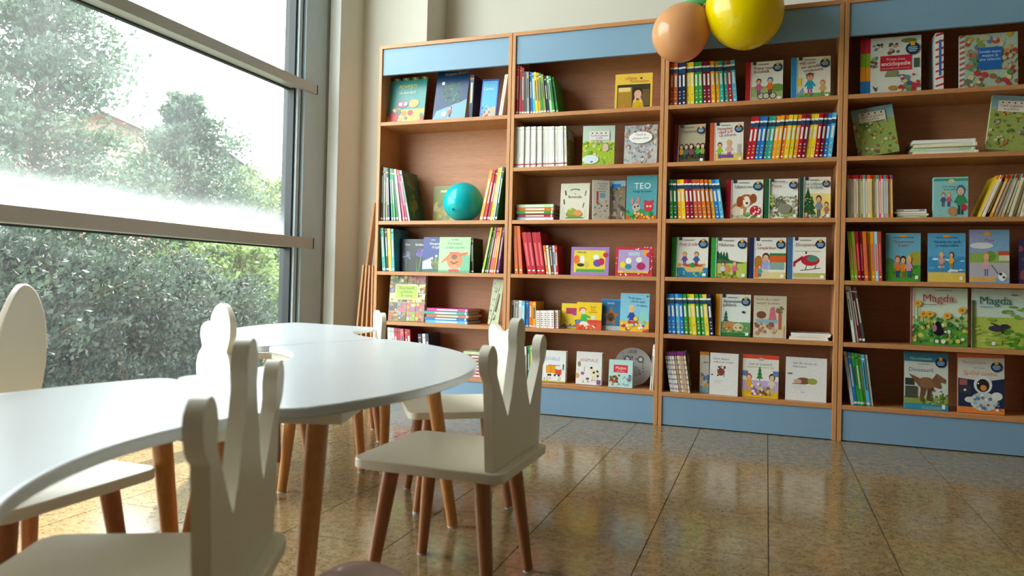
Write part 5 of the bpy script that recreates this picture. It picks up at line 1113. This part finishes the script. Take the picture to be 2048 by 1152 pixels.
row(2, 2, 'left', (1339, 1449), (1337, 1438), (359, 359), ['green', 'dgreen', 'amber', 'yellow', 'crimson', 'maroon', 'terracotta', 'terracotta', 'orange', 'orange', 'amber', 'blue', 'sky'], ser, 0.02, 0.155)
face(2, 2, 'board book with a brown and white puppy on third shelf', 1451, 1525, 359, series(['Cățelul meu'], 'crimson', sc_dog, '#2a3a4a'), '#ece8dc', 'crimson', yf=0.045, tilt=5)
face(2, 2, 'board book with a tabby cat in grass on third shelf', 1528, 1595, 357, series(['Pisica'], 'dgreen', sc_cat), '#ece8dc', 'dgreen', yf=0.045, tilt=5)
face(2, 2, 'board book with decorated fir trees, rightmost on third shelf', 1598, 1661, 353, series(['La Crăciun', 'pe brăduleț'], '#2a4a3a', sc_xmas, '#2f6a4a'), '#ece8dc', 'dgreen', yf=0.045, tilt=5, yaw=3)
face(2, 3, 'board book with children in a boat, leftmost on fourth shelf', 1342, 1415, 474, series(['Pirați și mări'], 'green', sc_boat, '#c03a6a'), '#ece8dc', 'green', yf=0.045, tilt=5)
face(2, 3, 'board book with forest meadow and green band on fourth shelf', 1421, 1493, 475, series(['Pădurea'], 'green', sc_wood, '#7a2a4a'), '#ece8dc', 'green', yf=0.045, tilt=5)
face(2, 3, 'board book with shopping scene and navy band on fourth shelf', 1497, 1571, 475, series(['La', 'cumpărături'], 'navy', sc_shop, '#c03a3a'), '#ece8dc', 'navy', yf=0.045, tilt=5)
face(2, 3, 'board book with a red helicopter, rightmost on fourth shelf', 1574, 1651, 474, series(['Elicopterul'], '#3f6a94', sc_heli, '#8a3a4a'), '#ece8dc', '#3f6a94', yf=0.045, tilt=5)
row(2, 4, 'left', (1336, 1428), (1332, 1421), (588, 589), ['blue', 'blue', 'sky', 'blue', 'green', 'lime', 'yellow', 'green', 'green', 'yellow', 'navy'], ser, 0.02, 0.155)
face(2, 4, 'board book of woodland animals with yellow band on fifth shelf', 1430, 1500, 589, series(['Animalele', 'pădurii'], 'amber', sc_fox, '#2a3a4a', '#dfe4da'), '#dfe4da', 'amber', yf=0.04, tilt=5)
face(2, 4, 'beige bedtime hardback beside the woodland animals book', 1506, 1572, 592, bedcov, '#cfc3a6', yf=0.045, tilt=4, t=0.014)
stack(2, 4, 'on fifth shelf of third bookcase', 1580, 1664, 667, ['white', 'cream', 'white', 'white'], 0.03, 0.17, 0.005)
row(2, 5, 'striped', (1340, 1380), (1328, 1370), (705, 704), ['white', 'pblue', 'cream', 'white', 'tan', 'cream', 'tan', 'tan', 'cream'], lambda i: d_purple(i), 0.02, 0.17, None, parcfield(9))
face(2, 5, 'orange-topped children\'s book peeking out left of the white page', 1399, 1417, 704, kidsopen, '#e4dccb', yf=0.075, tilt=3, yaw=8, t=0.008)
face(2, 5, 'white book with a small red creature on bottom shelf', 1418, 1475, 707, whitepage(('Ceva despre', 'crabul cel curajos'), p_crab), '#d9d5cf', yf=0.03, tilt=3, yaw=-5, t=0.010)
face(2, 5, 'children\'s winter book with red top and fir tree, bottom shelf', 1484, 1556, 711, winter, '#e0d8cc', yf=0.035, tilt=3, yaw=-4, t=0.012)
face(2, 5, 'white book with a hedgehog picture, rightmost on bottom shelf', 1570, 1652, 716, whitepage(('Idei din cartea de', 'hibernare'), p_hog, 0.18), '#d9d5cf', yf=0.03, tilt=3, yaw=-5, t=0.012)
# rightmost bookcase
face(3, 0, 'large children\'s encyclopedia with a red title panel on top shelf', 1720, 1842, 66, ency, '#dedbd2', '#c81f3a', yf=0.045, tilt=4, t=0.025, h=0.262)
def d_candy(a):
    for k in range(16): a.poly([(0, k/16), (1, k/16+0.035), (1, k/16+0.07), (0, k/16+0.035)], '#c8303a' if k % 2 else '#f0e4dc')
    a.r(0.42, 0.26, 0.72, 0.88, '#2a6ab8')
row(3, 0, 'candy-striped', (1871, 1888), (1871, 1888), (66, 65), ['white'], lambda i: d_candy, 0.03, 0.19)
face(3, 0, 'vehicles question book with blue panel and striped edge on top shelf', 1919, 2036, 65, cars, '#a8bca8', 'white', yf=0.045, tilt=4, t=0.02)
face(3, 1, 'autumn garden search book leaning left on second shelf', 1716, 1800, 211, parcfield(11), '#9aa858', yf=0.06, tilt=6, lean=-8, t=0.014, h=0.225)
stack(3, 1, 'on second shelf of rightmost bookcase', 1826, 1958, 278, ['cream', 'lgreen', 'cream', 'white'], 0.03, 0.18, 0.006)
face(3, 1, 'large green park search book leaning right, cut by picture edge', 1970, 2054, 196, parcfield(15), '#8aa04a', 'lgreen', yf=0.055, tilt=5, lean=7, t=0.02, h=0.242)
row(3, 2, 'left', (1695, 1786), (1694, 1785), (350, 350), ['mint', 'cream', 'tan', 'cream', 'tan', 'cream', 'olive', 'cream', 'tan', 'cream', 'yellow', 'lgreen', 'tan', 'cream', 'pink', 'cream', 'lilac', 'tan', 'cream', 'amber'], lambda i: d_thin(i), 0.02, 0.17)
stack(3, 2, 'on third shelf of rightmost bookcase', 1792, 1856, 418, ['lgreen', 'cream', 'white', 'grey'], 0.03, 0.17, 0.005)
face(3, 2, 'pale teal school picture book on third shelf of rightmost bookcase', 1867, 1936, 354, comm, '#8fc4c0', yf=0.03, tilt=3, t=0.03)
row(3, 2, 'right', (1954, 2062), (1994, 2082), (352, 346), ['yellow', 'white', 'black', 'amber', 'tan', 'cream', 'tan', 'olive', 'cream', 'mint', 'tan', 'cream', 'lgreen', 'cream'], lambda i: d_thin(i+40), 0.03, 0.15)
row(3, 3, 'left', (1702, 1765), (1694, 1763), (463, 463), ['lime', 'lime', 'crimson', 'maroon', 'orange', 'amber', 'amber', 'pblue', 'terracotta'], lambda i: d_red, 0.02, 0.18)
face(3, 3, 'picture book with three children on a meadow, fourth shelf', 1771, 1841, 466, kidcover('#6fb0c4', '#4f9a34', '#c04a6a', ('Trei prieteni', 'în parc'), ((0.34, 0.08, 0.46, '#a8522a', '#e07a3a', '#3a4a7a'), (0.50, 0.07, 0.46, '#1f1a1a', '#e08a2a', '#a87a3a'), (0.66, 0.08, 0.46, '#e0b060', '#d89ab0', '#2f6a9a')), 3), '#6fb0c4', yf=0.045, tilt=4)
face(3, 3, 'picture book with two children at the seaside, fourth shelf', 1856, 1931, 466, kidcover('#5fa8cc', '#e0bf5a', '#1f4a8a', ('Vacanța de vară', 'la malul mării'), ((0.36, 0.26, 0.36, '#d8b070', '#d8a090', '#b88a70'), (0.62, 0.28, 0.34, '#5a3a3a', '#e8b83a', '#c89a4a')), 5, True), '#5fa8cc', yf=0.045, tilt=4)
face(3, 3, 'picture book with a cyclist and spotted dog, fourth shelf', 1939, 2019, 459, road, '#7fa8c8', 'blue', yf=0.045, tilt=4)
face(3, 3, 'dark purple picture book cut off by the right picture edge', 2038, 2080, 478, lambda a: (a.r(0, 0, 1, 1, '#3f2f5a'), a.blobs(10, (0, 0, 1, 1), (0.1, 0.2), ['#5a3a6a', '#8a4a4a', '#2f5a6a'], 3)), '#3f2f5a', yf=0.06, tilt=4)
row(3, 4, 'left', (1706, 1732), (1690, 1712), (572, 575), ['white', 'white', 'maroon', 'slate'], None, 0.02, 0.18)
face(3, 4, 'Magda book with flowers and a small dark animal, fifth shelf', 1821, 1935, 576, magda1, '#d3dfc4', '#a8304a', yf=0.045, tilt=4, t=0.010)
face(3, 4, 'Magda book with green title and flying creature, fifth shelf', 1943, 2062, 578, magda2, '#c8d8c8', '#4a5a28', yf=0.045, tilt=4, t=0.010)
row(3, 5, 'left', (1702, 1747), (1687, 1735), (704, 712), ['white', 'blue', 'green', 'green', 'lime', 'sky', 'pblue'], None, 0.02, 0.18)
face(3, 5, 'dinosaur encyclopedia with a brown beast on bottom shelf', 1808, 1896, 706, dino, '#cfd2c4', '#3a7f92', yf=0.04, tilt=4, t=0.012)
face(3, 5, 'space encyclopedia with an astronaut on bottom shelf', 1916, 2009, 709, space, '#d0d0c4', '#e07a3a', yf=0.04, tilt=4, t=0.02)
